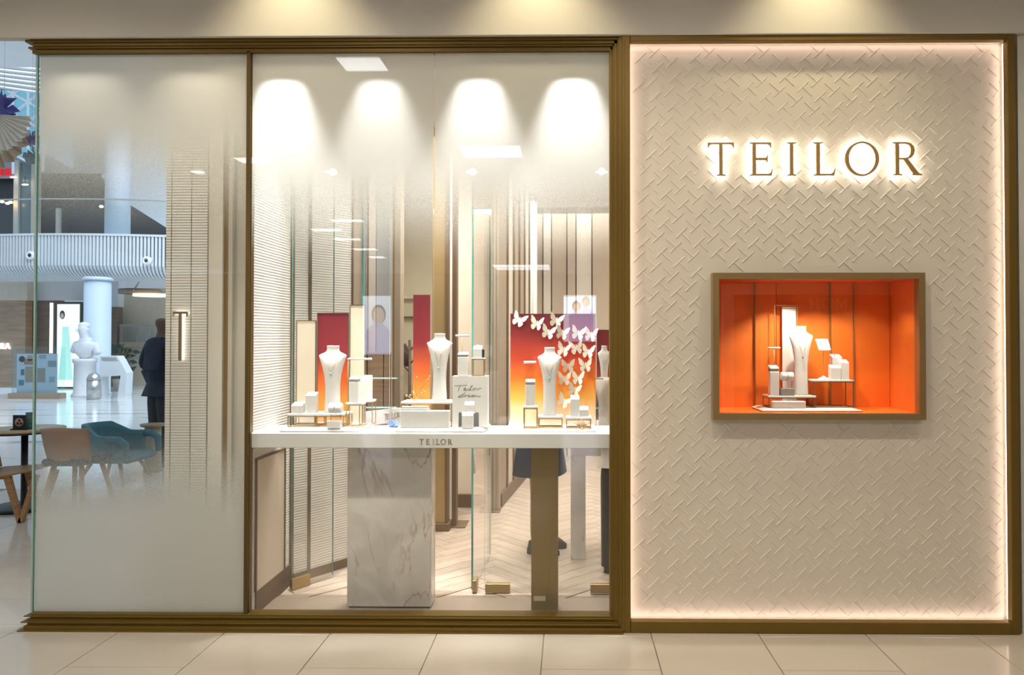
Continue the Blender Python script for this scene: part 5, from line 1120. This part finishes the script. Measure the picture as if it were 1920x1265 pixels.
for i in range(NA):
    a0 = an0+(an1-an0)*i/NA; a1 = an0+(an1-an0)*(i+1)/NA
    for (d0, z0), (d1, z1) in zip(profl, profl[1:]):
        f = lambda a, d, z: arc(a, Rb-d-.075)+Vector((0, 0, z+.055)); bk_.add([f(a0, d0, z0), f(a1, d0, z0), f(a1, d1, z1), f(a0, d1, z1)], [(0, 1, 2, 3)])
bk_.build('backing', SLOT, bl_)
cp = MB()
for i in range(NA):
    a0 = an0+(an1-an0)*i/NA; a1 = an0+(an1-an0)*(i+1)/NA; v = []
    for r_, z in ((Rb+.02, zbt_), (Rb+.02, zbt_+.06), (Rb-2.5, zbt_+.06), (Rb-2.5, zbt_)): v += [arc(a0, r_)+Vector((0, 0, z)), arc(a1, r_)+Vector((0, 0, z))]
    cp.add(v, [(0, 1, 3, 2), (2, 3, 5, 4), (4, 5, 7, 6), (6, 7, 1, 0)])
cp.build('coping', MW, bl_)
gr = MB(); GB = mat_glass('balustrade_glass', (.90, .95, .95), 1.5); zrl = Zh(372, YB, 60)
for i in range(NA):
    a0 = an0+(an1-an0)*i/NA; a1 = an0+(an1-an0)*(i+1)/NA; gr.add([arc(a0, Rb-.05)+Vector((0, 0, zbt_+.06)), arc(a1, Rb-.05)+Vector((0, 0, zbt_+.06)), arc(a1, Rb-.05)+Vector((0, 0, zrl)), arc(a0, Rb-.05)+Vector((0, 0, zrl))], [(0, 1, 2, 3)])
gr.build('glass_rail', GB, bl_)
MB().tube([arc(an0+(an1-an0)*i/NA, Rb-.05)+Vector((0, 0, zrl)) for i in range(NA+1)], .025, 6).build('handrail', SILVER, bl_)
for u, v, lab in ((58, 479, 'round white speaker nozzle on the balcony at the glass edge'), (276, 489, 'round white speaker nozzle on the balcony near the ribbed wall')):
    q = P(u, v, YB+.0); s_ = empty('wall_nozzle', q, lab, 'air nozzle', 'balcony nozzles')
    mm = MB(); mm.M = Matrix.Translation((q.x, YB-.03, q.z)) @ Matrix.Rotation(PI/2, 4, 'X'); mm.lathe([(.125, -.1), (.125, .02), (.08, .06), (.05, .03), (.045, 0)], (0, 0, 0), 20); mm.build('ring', WHITE, s_)
    mm = MB(); mm.M = Matrix.Translation((q.x, YB-.03, q.z)) @ Matrix.Rotation(PI/2, 4, 'X'); mm.lathe([(.044, .0), (.044, .034), (.01, .045)], (0, 0, 0), 16); mm.build('hole', BLACK, s_)
# columns
COLM = mat('pale_blue_column', (.62, .70, .80), .5, 0, .02, 2)
cq = G(167, 741); cl = empty('column', (cq.x, cq.y+.33, 0), 'round pale blue-white atrium column under the balcony', 'column')
MB().lathe([(.345, 0), (.345, .02), (.335, .03), (.335, 3.3)], (cq.x, cq.y+.33, 0), 36).build('shaft', COLM, cl); MB().lathe([(.38, 0), (.38, .06), (.345, .09)], (cq.x, cq.y+.33, 3.20), 36).build('capital', COLM, cl); MB().lathe([(.33, 0), (.33, 3.2)], (cq.x, cq.y+1.2, zbt_+.06), 36).build('upper_shaft', COLM, cl); MB().lathe([(.36, 0), (.36, .05)], (cq.x, cq.y+.33, 0), 36).build('base_ring', COLM, cl)
# upper sloped white soffit seen through the frost, slatted ceiling ring, skylight
so = empty('ceiling_mall', (-12, 14, 6), 'white sloping soffit and slatted ceiling of the atrium', 'ceiling', kind='structure')
m = MB(); q = [P(225, 372, 20), P(330, 438, 20), P(330, 200, 20), P(190, 330, 20)]; m.add(q+[v+Vector((0, .3, 0)) for v in q], [(0, 1, 2, 3), (7, 6, 5, 4), (0, 4, 5, 1), (1, 5, 6, 2), (2, 6, 7, 3), (3, 7, 4, 0)]); m.build('sloping_soffit', MW, so)
q = [P(-60, 60, 8), P(330, 60, 8), P(330, 100, 8.2), P(66, 112, 8.2), P(-60, 85, 8.2)]
m = MB(); z0 = Zh(112, 8, 40); x0, x1 = X(-200, 8), X(330, 8); m.box((x0, 1.2, z0+.25), (-2.5, 9, z0+.35)); m.build('flat_soffit', MW, so)
for k in range(9):
    pts_ = []
    for i in range(9):
        f = i/8; u = -60+f*150; v = 100+k*6.4+(k*.9+9)*(f**.8)*1.5-(8-k)*.9; pts_.append(P(u, v, 8.6+k*.35))
    m = MB(); m.tube(pts_, .032, 4); m.build('slat', MW, so)
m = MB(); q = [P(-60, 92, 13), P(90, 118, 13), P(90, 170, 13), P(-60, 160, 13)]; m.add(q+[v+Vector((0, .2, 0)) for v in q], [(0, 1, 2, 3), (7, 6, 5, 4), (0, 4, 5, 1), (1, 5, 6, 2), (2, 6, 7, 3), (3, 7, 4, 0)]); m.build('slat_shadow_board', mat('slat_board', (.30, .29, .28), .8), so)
sk = empty('skylight', (X(30, 20), 20, Zh(240, 20, 30)), 'triangulated white glazing lattice of the atrium roof', 'skylight')
sp = []; pitch = 32; g0 = (12, 148)
YS = 21.5
def tri(i, j): return P(25+(i)*28.0, 176+(j+.5*(i % 2))*37.5-3*i, YS)
TILEB = mat('glowing_sky_pane', (.16, .40, .50), .15, 0, .06, 1, emit=(.20, .46, .60), estr=.35)  # panes glow by themselves in place of sky shining through
SKYB = mat('white_lattice', (.88, .90, .92), .5)
edges = set()
for i in range(-3, 4):
    for j in range(-3, 4):
        up_ = (i, j+1); sd = (i+1, j) if i % 2 == 0 else (i+1, j+1); sd2 = (i+1, j-1) if i % 2 == 0 else (i+1, j)
        for e_ in (((i, j), up_), ((i, j), sd), ((i, j), sd2)): edges.add(e_)
        for A_, B_ in ((up_, sd), (sd, sd2)):
            pa = [tri(i, j), tri(*A_), tri(*B_)]; ctr = sum(pa, Vector())/3
            if ctr.x > X(130, YS) or ctr.z > Zh(95, YS, 30) or ctr.z < Zh(300, YS, 30): continue
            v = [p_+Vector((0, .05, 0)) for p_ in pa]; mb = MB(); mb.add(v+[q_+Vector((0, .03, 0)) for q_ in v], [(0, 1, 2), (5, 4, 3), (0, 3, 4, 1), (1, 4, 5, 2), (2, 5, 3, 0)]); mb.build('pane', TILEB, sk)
for (A_, B_) in edges:
    a_, b_ = tri(*A_), tri(*B_); cc = (a_+b_)/2
    if cc.x > X(140, YS) or cc.z > Zh(90, YS, 30) or cc.z < Zh(310, YS, 30): continue
    MB().tube([a_, b_], .055, 4, False).build('bar', SKYB, sk)
# hanging paper fans
KRAFT = mat('kraft_paper', (.62, .47, .33), .8, 0, .05, 20); IVF = mat('ivory_crepe_paper', (.88, .80, .68), .8, 0, .05, 20); PURP = mat('violet_paper', (.13, .12, .36), .7, 0, .15, 30); LILA = mat('lilac_paper', (.36, .30, .48), .7, 0, .15, 30); GRYP = mat('grey_green_paper', (.40, .45, .46), .8)
Yh = 3.4; ZSOF = Zh(112, 8, 40)+.25
def fan(name, u, v, r0, r1, a0, a1, n, m_, Y, label, amp=.028):
    c = P(u, v, Y); t = empty(name, c, label, 'paper decoration', 'hanging paper decorations'); vs_ = []; k_ = (Y+4)/FPX; m = MB()
    for i in range(n+1):
        a = math.radians(a0+(a1-a0)*i/n); d = amp if i % 2 else -amp; rr = r1*k_*(1+.03*math.sin(i*2.1)); vs_ += [(c.x+r0*k_*math.cos(a), Y+d*.2, c.z+r0*k_*math.sin(a)), (c.x+rr*math.cos(a), Y+d, c.z+rr*math.sin(a))]
    m.add(vs_, [(2*i, 2*i+1, 2*i+3, 2*i+2) for i in range(n)]); o = m.build('pleats', m_, t); md = o.modifiers.new('th', 'SOLIDIFY'); md.thickness = .004
    MB().sphere((c.x, Y-.03, c.z), .03, 10, 6, sy=.5).build('rosette', m_, t)
    MB().tube([c, Vector((c.x, c.y, ZSOF))], .002, 5).build('thread', WHITE, t); return t
fan('paper_fan', -12, 215, 6, 72, -84, -4, 18, IVF, Yh, 'ivory pleated paper fan hanging at the left edge')
fan('paper_fan', -22, 238, 10, 80, -78, -8, 9, KRAFT, Yh+.34, 'larger kraft brown paper fan behind the ivory one', .035)
def crumple(u, v, r, m_, Y, label, seed):
    random.seed(seed); c = P(u, v, Y); k_ = (Y+4)/FPX; t = empty('paper_flower', c, label, 'paper decoration', 'hanging paper decorations')
    for k in range(7):
        a = k*2*PI/7+random.uniform(-.2, .2); r_ = r*k_*random.uniform(.8, 1.1); e_ = Vector((math.cos(a), 0, math.sin(a))); n_2 = Vector((-math.sin(a), 0, math.cos(a))); m = MB(); y_ = random.uniform(-.05, .05)
        v_ = [c, c+e_*r_*.6+n_2*r_*.35+Vector((0, y_, 0)), c+e_*r_+Vector((0, -y_, 0)), c+e_*r_*.6-n_2*r_*.35+Vector((0, -.05, 0))]; m.add(v_+[q_+Vector((0, .004, 0)) for q_ in v_], [(0, 1, 2), (0, 2, 3), (4, 6, 5), (4, 7, 6), (0, 4, 5, 1), (1, 5, 6, 2), (2, 6, 7, 3), (3, 7, 4, 0)]); m.build('petal', m_, t)
    MB().tube([c, Vector((c.x, c.y, ZSOF))], .002, 5).build('thread', WHITE, t)
crumple(8, 205, 30, PURP, Yh+.1, 'violet paper flower above the ivory fan', 3); crumple(-4, 192, 26, PURP, Yh+.24, 'second violet paper flower cut by the left picture edge', 5); crumple(60, 258, 20, LILA, Yh+.56, 'lilac paper flower beside the glass edge', 9); crumple(64, 290, 20, GRYP, Yh+.70, 'grey-green paper flower below the lilac one', 11)
random.seed(21)
# lit poster
zp0, zp1 = Zh(725, 18.6, 125), Zh(570, 18.6, 125); xa, xb = X(106, 18.6), X(147, 18.6)
ps = empty('lightbox_poster', ((xa+xb)/2, 18.6, 0), 'tall backlit poster of a figure in a pale green dress', 'poster')
box('case', (X(98, 18.65), 18.65, 0), (xb+.05, 18.85, zp1+.08), mat('dark_case', (.05, .045, .04), .4), ps); box('lit_sheet', (xa, 18.62, zp0), (xb, 18.65, zp1), mat('backlit_sheet', (.7, .85, .82), .5, emit=(.62, .90, .86), estr=1.1), ps)
box('glow_edge', (X(92, 18.6), 18.62, Zh(662, 18.6, 95)), (X(97, 18.6), 18.70, zp1+.04), mat_emit('orange_edge_light', (1, .72, .45), 3), ps)
m = MB(); xc = X(122, 18.6); m.M = Matrix(); Pz = lambda v: Zh(v, 18.61, 125)
m.prism([(xc-.10, Pz(612)), (xc+.10, Pz(612)), (xc+.16, Pz(650)), (xc+.24, Pz(712)), (xc-.22, Pz(712)), (xc-.12, Pz(650))], 18.612, 18.62); m.build('dress_print', mat('dress_print', (.35, .62, .56), .6, emit=(.36, .70, .62), estr=.7), ps)
m = MB(); m.prism([(X(116, 18.6)+.085*math.cos(a*PI/8), Pz(590)+.14*math.sin(a*PI/8)) for a in range(16)], 18.606, 18.612); m.build('hair_print', mat('hair_print', (.12, .09, .08), .7), ps)
m = MB(); m.prism([(X(116, 18.6)+.05*math.cos(a*PI/8), Pz(592)+.085*math.sin(a*PI/8)) for a in range(16)], 18.60, 18.606); m.build('face_print', mat('face_print', (.55, .40, .32), .7, emit=(.6, .45, .36), estr=.3), ps)
# RA sign
sr = empty('shop_sign', (X(5, YF-.05), YF-.05, Zh(655, YF, 5)), 'white sign letters RA on the wood-look wall', 'sign'); zz = Zh(654, YF-.05, 5); word(sr, 'rA', [X(-1, YF-.05), X(8, YF-.05)], YF-.03, zz, Zh(643, YF-.05, 5)-zz, .05, mat('lit_white_letter', (.9, .9, .9), .5, emit=(1, 1, 1), estr=1.2), 'letter')
# information stand
ib = G(60, 747); xa, xb = X(15, ib.y), X(115, ib.y); t = empty('info_stand', ((xa+xb)/2, ib.y+.3, 0), 'glass-sided information stand with printed boards on a wooden base', 'information stand')
box('base', (xa, ib.y, 0), (xb, ib.y+.22, .14), mat('stand_wood', (.36, .25, .17), .5), t, .01); zt = Zh(650, ib.y, 60)
box('glass_side', (X(18, ib.y), ib.y+.08, .14), (X(18, ib.y)+.02, ib.y+.20, zt), GB, t); box('glass_side', (X(112, ib.y), ib.y+.08, .14), (X(112, ib.y)+.02, ib.y+.20, zt), GB, t); box('glass_front', (X(18, ib.y)+.021, ib.y+.07, .14), (X(112, ib.y)-.001, ib.y+.085, zt), GB, t)
zi0, zi1 = Zh(732, ib.y+.15, 60), Zh(663, ib.y+.15, 60); box('board', (X(32, ib.y+.15), ib.y+.15, .14), (X(107, ib.y+.15), ib.y+.18, zi1), mat('printed_board', (.52, .58, .68), .5), t)
for u, v, r, m_ in ((41, 673, 5.5, BLACK), (56, 671, 5.5, GREYF)):
    q = P(u, v, ib.y+.14); mm = MB(); mm.prism([(q.x+r*.0145*math.cos(a*PI/8), q.z+r*.0145*math.sin(a*PI/8)) for a in range(16)], ib.y+.140, ib.y+.149); mm.build('round_picture', m_, t)
for x0, y0, x1, y1, c_ in ((45, 673, 64, 683, (.40, .19, .09)), (47, 687, 64, 716, (.36, .26, .18)), (70, 690, 84, 716, (.33, .26, .19)), (39, 692, 45, 703, (.05, .14, .22)), (35, 712, 44, 722, (.06, .20, .24)), (73, 665, 86, 672, (.30, .32, .36)), (90, 676, 105, 687, (.22, .27, .33)), (92, 706, 102, 716, (.30, .38, .46))):
    a, b = pb(x0, y0, x1, y1, ib.y+.14, .008); box('printed_picture', a, b, mat('print_%d' % x0, c_, .6), t)
# litter bin
bq = G(176, 748); t = empty('litter_bin', (bq.x, bq.y, 0), 'domed stainless steel litter bin in front of the column', 'bin'); s_ = .165
MB().lathe([(s_, 0), (s_, .50)], (bq.x, bq.y, .0), 28).build('body', SILVER, t); MB().lathe([(s_+.006, .0), (s_+.006, .02), (s_*.96, .06), (s_*.75, .13), (s_*.4, .17), (.02, .185)], (bq.x, bq.y, .505), 28).build('dome_lid', SILVER, t); o = MB(); o.box((bq.x-.07, bq.y-s_-.012, .53), (bq.x+.07, bq.y-s_*.6, .575)); o.build('flap', GREYF, t)
# white slanted kiosk counter
kq = G(212, 742); Yk = kq.y-.36; t = empty('kiosk_counter', (kq.x, Yk, 0), 'white angular kiosk counter with a sloped top behind the bin', 'counter')
def kp(u, v): w_k = P(u, v, Yk); return (w_k.x, w_k.z)
MB().prism([kp(186, 667), kp(219, 667), kp(225, 676), kp(237, 699), kp(235, 737), (kp(234, 740)[0], 0), (kp(220, 740)[0], 0), kp(226, 704), kp(190, 706), kp(186, 700)], Yk, Yk+.30).build('shell', MW, t)
MB().prism([kp(190, 670), kp(217, 670), kp(221, 676), kp(192, 676)], Yk-.01, Yk).build('screen', SILVER, t); box('back_leg', (kp(187, 700)[0], Yk+.1, 0), (kp(192, 700)[0], Yk+.28, kp(190, 705)[1]), MW, t)
# potted plant
pq = G(225, 733); t = empty('potted_plant', (pq.x, pq.y, 0), 'leafy dark green potted plant behind the kiosk counter', 'plant'); LEAF = mat('dark_leaf', (.03, .055, .035), .6, 0, .3, 20)
MB().lathe([(.16, 0), (.2, .35), (.19, .36)], (pq.x, pq.y, 0), 18).build('pot', GREYF, t)
for k in range(26):
    a = random.uniform(0, 2*PI); r = random.uniform(.1, .55); zl = random.uniform(.55, 1.35); c = Vector((pq.x+r*math.cos(a), pq.y+.4*r*math.sin(a), zl)); d = Vector((math.cos(a), .3*math.sin(a), random.uniform(-.5, .5))).normalized()*.16; n2 = Vector((-d.z, 0, d.x))*.45
    MB().add([c-d, c+n2, c+d, c-n2, c+Vector((0, .02, 0))], [(0, 1, 4), (1, 2, 4), (2, 3, 4), (3, 0, 4), (0, 3, 2, 1)]).build('leaf', LEAF, t)
m = MB()
for k in range(6): a = k; m.tube([(pq.x, pq.y, .34), (pq.x+.15*math.cos(a), pq.y, .8), (pq.x+.4*math.cos(a), pq.y, 1.25)], .012, 5)
m.build('stem', BROWN, t)
# glass showcase on the cream wall
Yg = YF+.6; sc_ = empty('wall_showcase', (X(262, Yg), Yg, Zh(650, Yg, 262)), 'dark-framed glass showcase on the far cream wall', 'showcase')
a, b = pb(225, 610, 305, 646, Yg, .4); box('glass_box', a, b, GB, sc_); a2, b2 = pb(223, 641, 307, 650, Yg-.02, .45); box('plinth', a2, b2, GREIGE_D, sc_)
for u in (225, 228, 257, 275, 304): q = X(u, Yg); box('frame_post', (q, Yg-.015, b2.z), (q+.03, Yg+.01, b.z), GREYF, sc_)
a, b = pb(224, 608, 306, 611, Yg-.02, .05); box('top_rail', a, b, GREYF, sc_)
# aqua kiosk
aq = G(278, 720); t = empty('touch_kiosk', (aq.x, aq.y, 0), 'white kiosk with an aqua-rimmed tilted screen near the man', 'kiosk'); Yq = aq.y
def ap(u, v): w_k = P(u, v, Yq); return (w_k.x, w_k.z)
MB().prism([ap(264, 684), ap(288, 684), (ap(290, 720)[0], 0), (ap(265, 720)[0], 0)], Yq, Yq+.4).build('pedestal', MW, t); AQ = mat('aqua_rim', (.22, .62, .58), .4)
MB().prism([ap(261, 682), ap(266, 652), ap(296, 643), ap(300, 650), ap(290, 683)], Yq-.05, Yq+.05).build('rim', AQ, t); MB().prism([ap(265, 678), ap(269, 655), ap(294, 648), ap(287, 678)], Yq-.07, Yq-.05).build('screen', DARKS, t)
# pendant canopy
cq_ = P(250, 545, 18.4); t = empty('ceiling_canopy', cq_, 'flat rounded taupe ceiling canopy with lit underside above the far shop', 'ceiling feature'); a, b = pb(205, 540, 278, 549, 18.4, 1.2); MB().lathe([(1, 0), (1, b.z-a.z)], ((a.x+b.x)/2, 19.0, a.z), 32, (b.x-a.x)/2, .6).build('disc', mat('taupe_canopy', (.36, .27, .21), .6), t)
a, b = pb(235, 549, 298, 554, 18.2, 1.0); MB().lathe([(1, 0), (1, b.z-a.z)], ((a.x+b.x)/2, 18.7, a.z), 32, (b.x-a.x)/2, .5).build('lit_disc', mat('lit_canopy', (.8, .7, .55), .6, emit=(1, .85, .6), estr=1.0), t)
MB().tube([cq_, cq_+Vector((0, .5, .5))], .02, 6).build('hanger', SILVER, t)
# mannequin reflection in the glass, modelled as a solid bust on a pedestal
Yst = 15.58; k_ = (Yst+4)/FPX; c = X(160, Yst); zt = Zh(602, Yst, 158); t = empty('reflected_bust', (c, Yst, 0), 'glass reflection modelled as a solid white bust on a pedestal before the column', 'statue'); PLA = mat('plaster', (.78, .77, .78), .7, 0, .04, 6)
hz = zt-.22
V = {'base': ((0, 0, .0), (.22, .18)), 'chest': ((0, 0, .34), (.36, .20)), 'nb': ((0, 0, .60), (.16, .15)), 'nk': ((-.02, -.01, .72), .12), 'chin': ((-.04, -.04, .84), (.13, .15)), 'head': ((-.04, -.03, 1.0), (.17, .20)), 'crown': ((-.03, .0, 1.14), (.14, .16)), 'ls': ((-.32, .0, .48), .13), 'rs': ((.34, .0, .44), .15), 'le': ((-.38, 0, .2), .10), 're': ((.42, 0, .15), .12)}
me = skin_mesh('bust', V, [('base', 'chest'), ('chest', 'nb'), ('nb', 'nk'), ('nk', 'chin'), ('chin', 'head'), ('head', 'crown'), ('chest', 'ls'), ('chest', 'rs'), ('ls', 'le'), ('rs', 're')], 'base', 2)
bm = bmesh.new(); bm.from_mesh(me)
for q, r, s3 in (((-.11, -.245, .95), .03, (.8, 1.2, 1.6)), ((-.10, -.235, .87), .03, (1.3, .5, .4)), ((-.04, .0, 1.10), .17, (1, 1.05, .7)), ((.10, -.04, .97), .04, (.5, .9, 1.3)), ((-.16, -.21, 1.0), .022, (1, .5, .7)), ((-.05, -.23, 1.0), .022, (1, .5, .7))):
    bmesh.ops.create_uvsphere(bm, u_segments=10, v_segments=8, radius=r, matrix=Matrix.Translation(q) @ Matrix.Diagonal((*s3, 1)))
bm.to_mesh(me); bm.free(); me.polygons.foreach_set('use_smooth', [True]*len(me.polygons)); sb = link_mesh('bust', me, (c, Yst, zt-1.24*.85), PLA, t, None, (.85, .85, .85))
zp = zt-1.24*.85+.0; MB().lathe([(.32, 0), (.32, .06), (.27, .12), (.26, max(.2, zp-.10)), (.30, zp-.04), (.30, zp+.04)], (c, Yst, 0), 28).build('pedestal', PLA, t)
# ================================================================== concourse behind the camera (reflected in the glass)
PANEL = mat_emit('ceiling_panel_light', (.96, .97, 1.0), 5.5)
def refl(px, py, z):                                  # a point of height z whose mirror image in the shop glass stands at this pixel
    w = G(px, py, z); return Vector((w.x, -w.y, z))
k = 0
for (x0, x1, y0, y1, nm) in ((630, 728, 105, 128, 'nearest square ceiling light panel in front of the shop'), (860, 980, 270, 292, 'second ceiling light panel in front of the shop'), (440, 505, 295, 303, 'third ceiling light panel, over the left of the concourse'),
        (618, 684, 410, 414, 'first of the receding row of ceiling light panels'), (578, 645, 427, 432, 'second of the receding row of ceiling light panels'), (622, 680, 445, 449, 'third of the receding row of ceiling light panels'), (658, 711, 464, 468, 'fourth of the receding row of ceiling light panels'), (688, 726, 479, 483, 'last of the receding row of ceiling light panels'), (922, 1030, 495, 500, 'far ceiling light panel over the facing shop')):
    a, b = refl(x0, y0, 3.89), refl(x1, y1, 3.89)
    t = empty('ceiling_light', ((a.x+b.x)/2, (a.y+b.y)/2, 3.87), nm, 'ceiling light', 'concourse light panels')
    xa, xb = sorted((a.x, b.x)); ya, yb = sorted((a.y, b.y))
    ya = max(ya, -21.5); yb = min(max(yb, ya+.3), -.3)
    box('diffuser', (xa, ya, 3.875), (xb, yb, 3.885), PANEL, t)
    m = MB(); w = .025; m.box((xa-w, ya-w, 3.87), (xb+w, ya, 3.898)); m.box((xa-w, yb, 3.87), (xb+w, yb+w, 3.898)); m.box((xa-w, ya, 3.87), (xa, yb, 3.898)); m.box((xb, ya, 3.87), (xb+w, yb, 3.898)); m.build('frame', SILVER, t)
DL = mat_emit('downlight_glow', (1, .93, .78), 14.0)
for px, nm in ((370, 'leftmost'), (620, 'second'), (885, 'third'), (1128, 'rightmost')):
    a = refl(px, 321, 3.895); t = empty('downlight', (a.x, a.y, 3.88), nm+' round downlight of the row across the concourse ceiling', 'downlight', 'concourse downlights')
    MB().lathe([(.085, 0), (.085, .006)], (a.x, a.y, 3.886), 20).build('lens', DL, t); MB().lathe([(.105, 0), (.105, .012), (.088, .012), (.088, 0)], (a.x, a.y, 3.885), 24, cap=False).build('ring', SILVER, t)
# wall-washers over the bulkhead
for px, nm in ((515, 'left'), (1005, 'middle'), (1560, 'right')):
    x = X(px, -.3); t = empty('wall_washer', (x, -.42, 3.86), nm+' recessed wall washer lighting the bulkhead', 'downlight', 'bulkhead wall washers')
    MB().lathe([(.06, 0), (.06, .02), (.045, .02), (.045, 0)], (x, -.42, 3.878), 20, cap=False).build('ring', WHITE, t)
    lamp('bulkhead_spot', 'SPOT', (x, -.42, 3.87), 26, (1, .84, .52), spot_size=math.radians(92), spot_blend=.9, shadow_soft_size=.05, aim=(x, -.16, 3.0))
# the shop across the way
wo = empty('wall_opposite', (0, -22, 0), 'facing shop wall with a pale portal across the concourse', 'wall', kind='structure')
OLV = mat('pale_portal', (.66, .60, .46), .5)
D2 = 22.0; k2 = (D2+4)/FPX; Xo = lambda px: (px-1067)*k2
box('wall', (-16, -22.2, 0), (6.4, -22.0, 3.9), mat('dark_opposite', (.10, .075, .06), .6), wo)
xa, xb = max(-15, Xo(1357)), min(4.2, Xo(1709))
pt = empty('facing_portal', (3.4, -6, 0), 'pale shop portal with letters HOM across the concourse', 'shopfront')
Xq = lambda px: (px-1067)*10/FPX; Zq = lambda py: CAM.z+(633-py)*10/FPX
box('jamb', (Xq(1357), -6.2, 0), (Xq(1375), -6, Zq(532)), OLV, pt); box('jamb', (Xq(1683), -6.2, 0), (Xq(1709), -6, Zq(532)), OLV, pt); box('lintel', (Xq(1375), -6.2, Zq(552)), (Xq(1683), -6, Zq(532)), OLV, pt)
box('dark_interior', (Xq(1357), -6.6, 0), (Xq(1709), -6.5, Zq(532)), MATS['dark_opposite'], pt)
for ch, px in zip('HOM', (1537, 1560, 1588)):
    me = curve_mesh('letter', [[(u*.15, v*.15) for u, v in lp] for lp in GLYPH[ch]], .02); link_mesh('letter', me, (Xq(px), -6.45, Zq(577)), MATS['pale_portal'], pt)
box('side_wall', (-16.2, -22, 0), (-16, .0, 3.9), MW, wo)
P2 = mat_emit('portrait_screen', (.74, .84, 1.0), 4.0)
for (x0, x1, y0, y1, nm) in ((688, 738, 556, 664, 'backlit portrait screen of a woman in a white blouse behind the viewer'), (1057, 1117, 555, 640, 'backlit poster of two people in lavender behind the viewer')):
    xa, xb = Xo(x0), Xo(x1); z1, z0 = CAM.z+(633-y0)*k2, CAM.z+(633-y1)*k2; t = empty('light_poster', ((xa+xb)/2, -21.5, max(0, z0-.3)), nm, 'poster')
    box('screen', (xa, -21.5, z0), (xb, -21.4, z1), P2, t); box('case', (xa-.06, -21.7, z0-.06), (xb+.06, -21.5, z1+.06), BLACK, t); c = (xa+xb)/2; H_2 = z1-z0
    FT = mat_emit('printed_face', (.80, .52, .42), 2.6) if 'printed_face' not in MATS else MATS['printed_face']; HT = mat('printed_hair', (.08, .05, .05), .6); BL = MATS.get('printed_blouse') or mat_emit('printed_blouse', (.62, .60, .98), 3.0)
    if x0 < 1000: people = [(c+.08, z0+H_2*.66, .20, .30)]
    else: people = [(c-.12, z0+H_2*.74, .12, .17), (c+.22, z0+H_2*.84, .11, .16)]
    for (hx_, hz_, rx, rz_) in people:
        MB().prism([(hx_+rx*1.25*math.cos(a*PI/10), hz_+.05+rz_*1.15*math.sin(a*PI/10)) for a in range(20)], -21.4, -21.39).build('hair_print', HT, t)
        MB().prism([(hx_+rx*math.cos(a*PI/10), hz_+rz_*math.sin(a*PI/10)) for a in range(20)], -21.39, -21.38).build('face_print', FT, t)
        MB().prism([(hx_-rx*.5, hz_-rz_*.8), (hx_+rx*.5, hz_-rz_*.8), (min(xb, hx_+rx*2.2), hz_-rz_*1.7), (min(xb, hx_+rx*2.2), z0), (max(xa, hx_-rx*2.2), z0), (max(xa, hx_-rx*2.2), hz_-rz_*1.7)], -21.38, -21.37).build('clothes_print', BL, t)
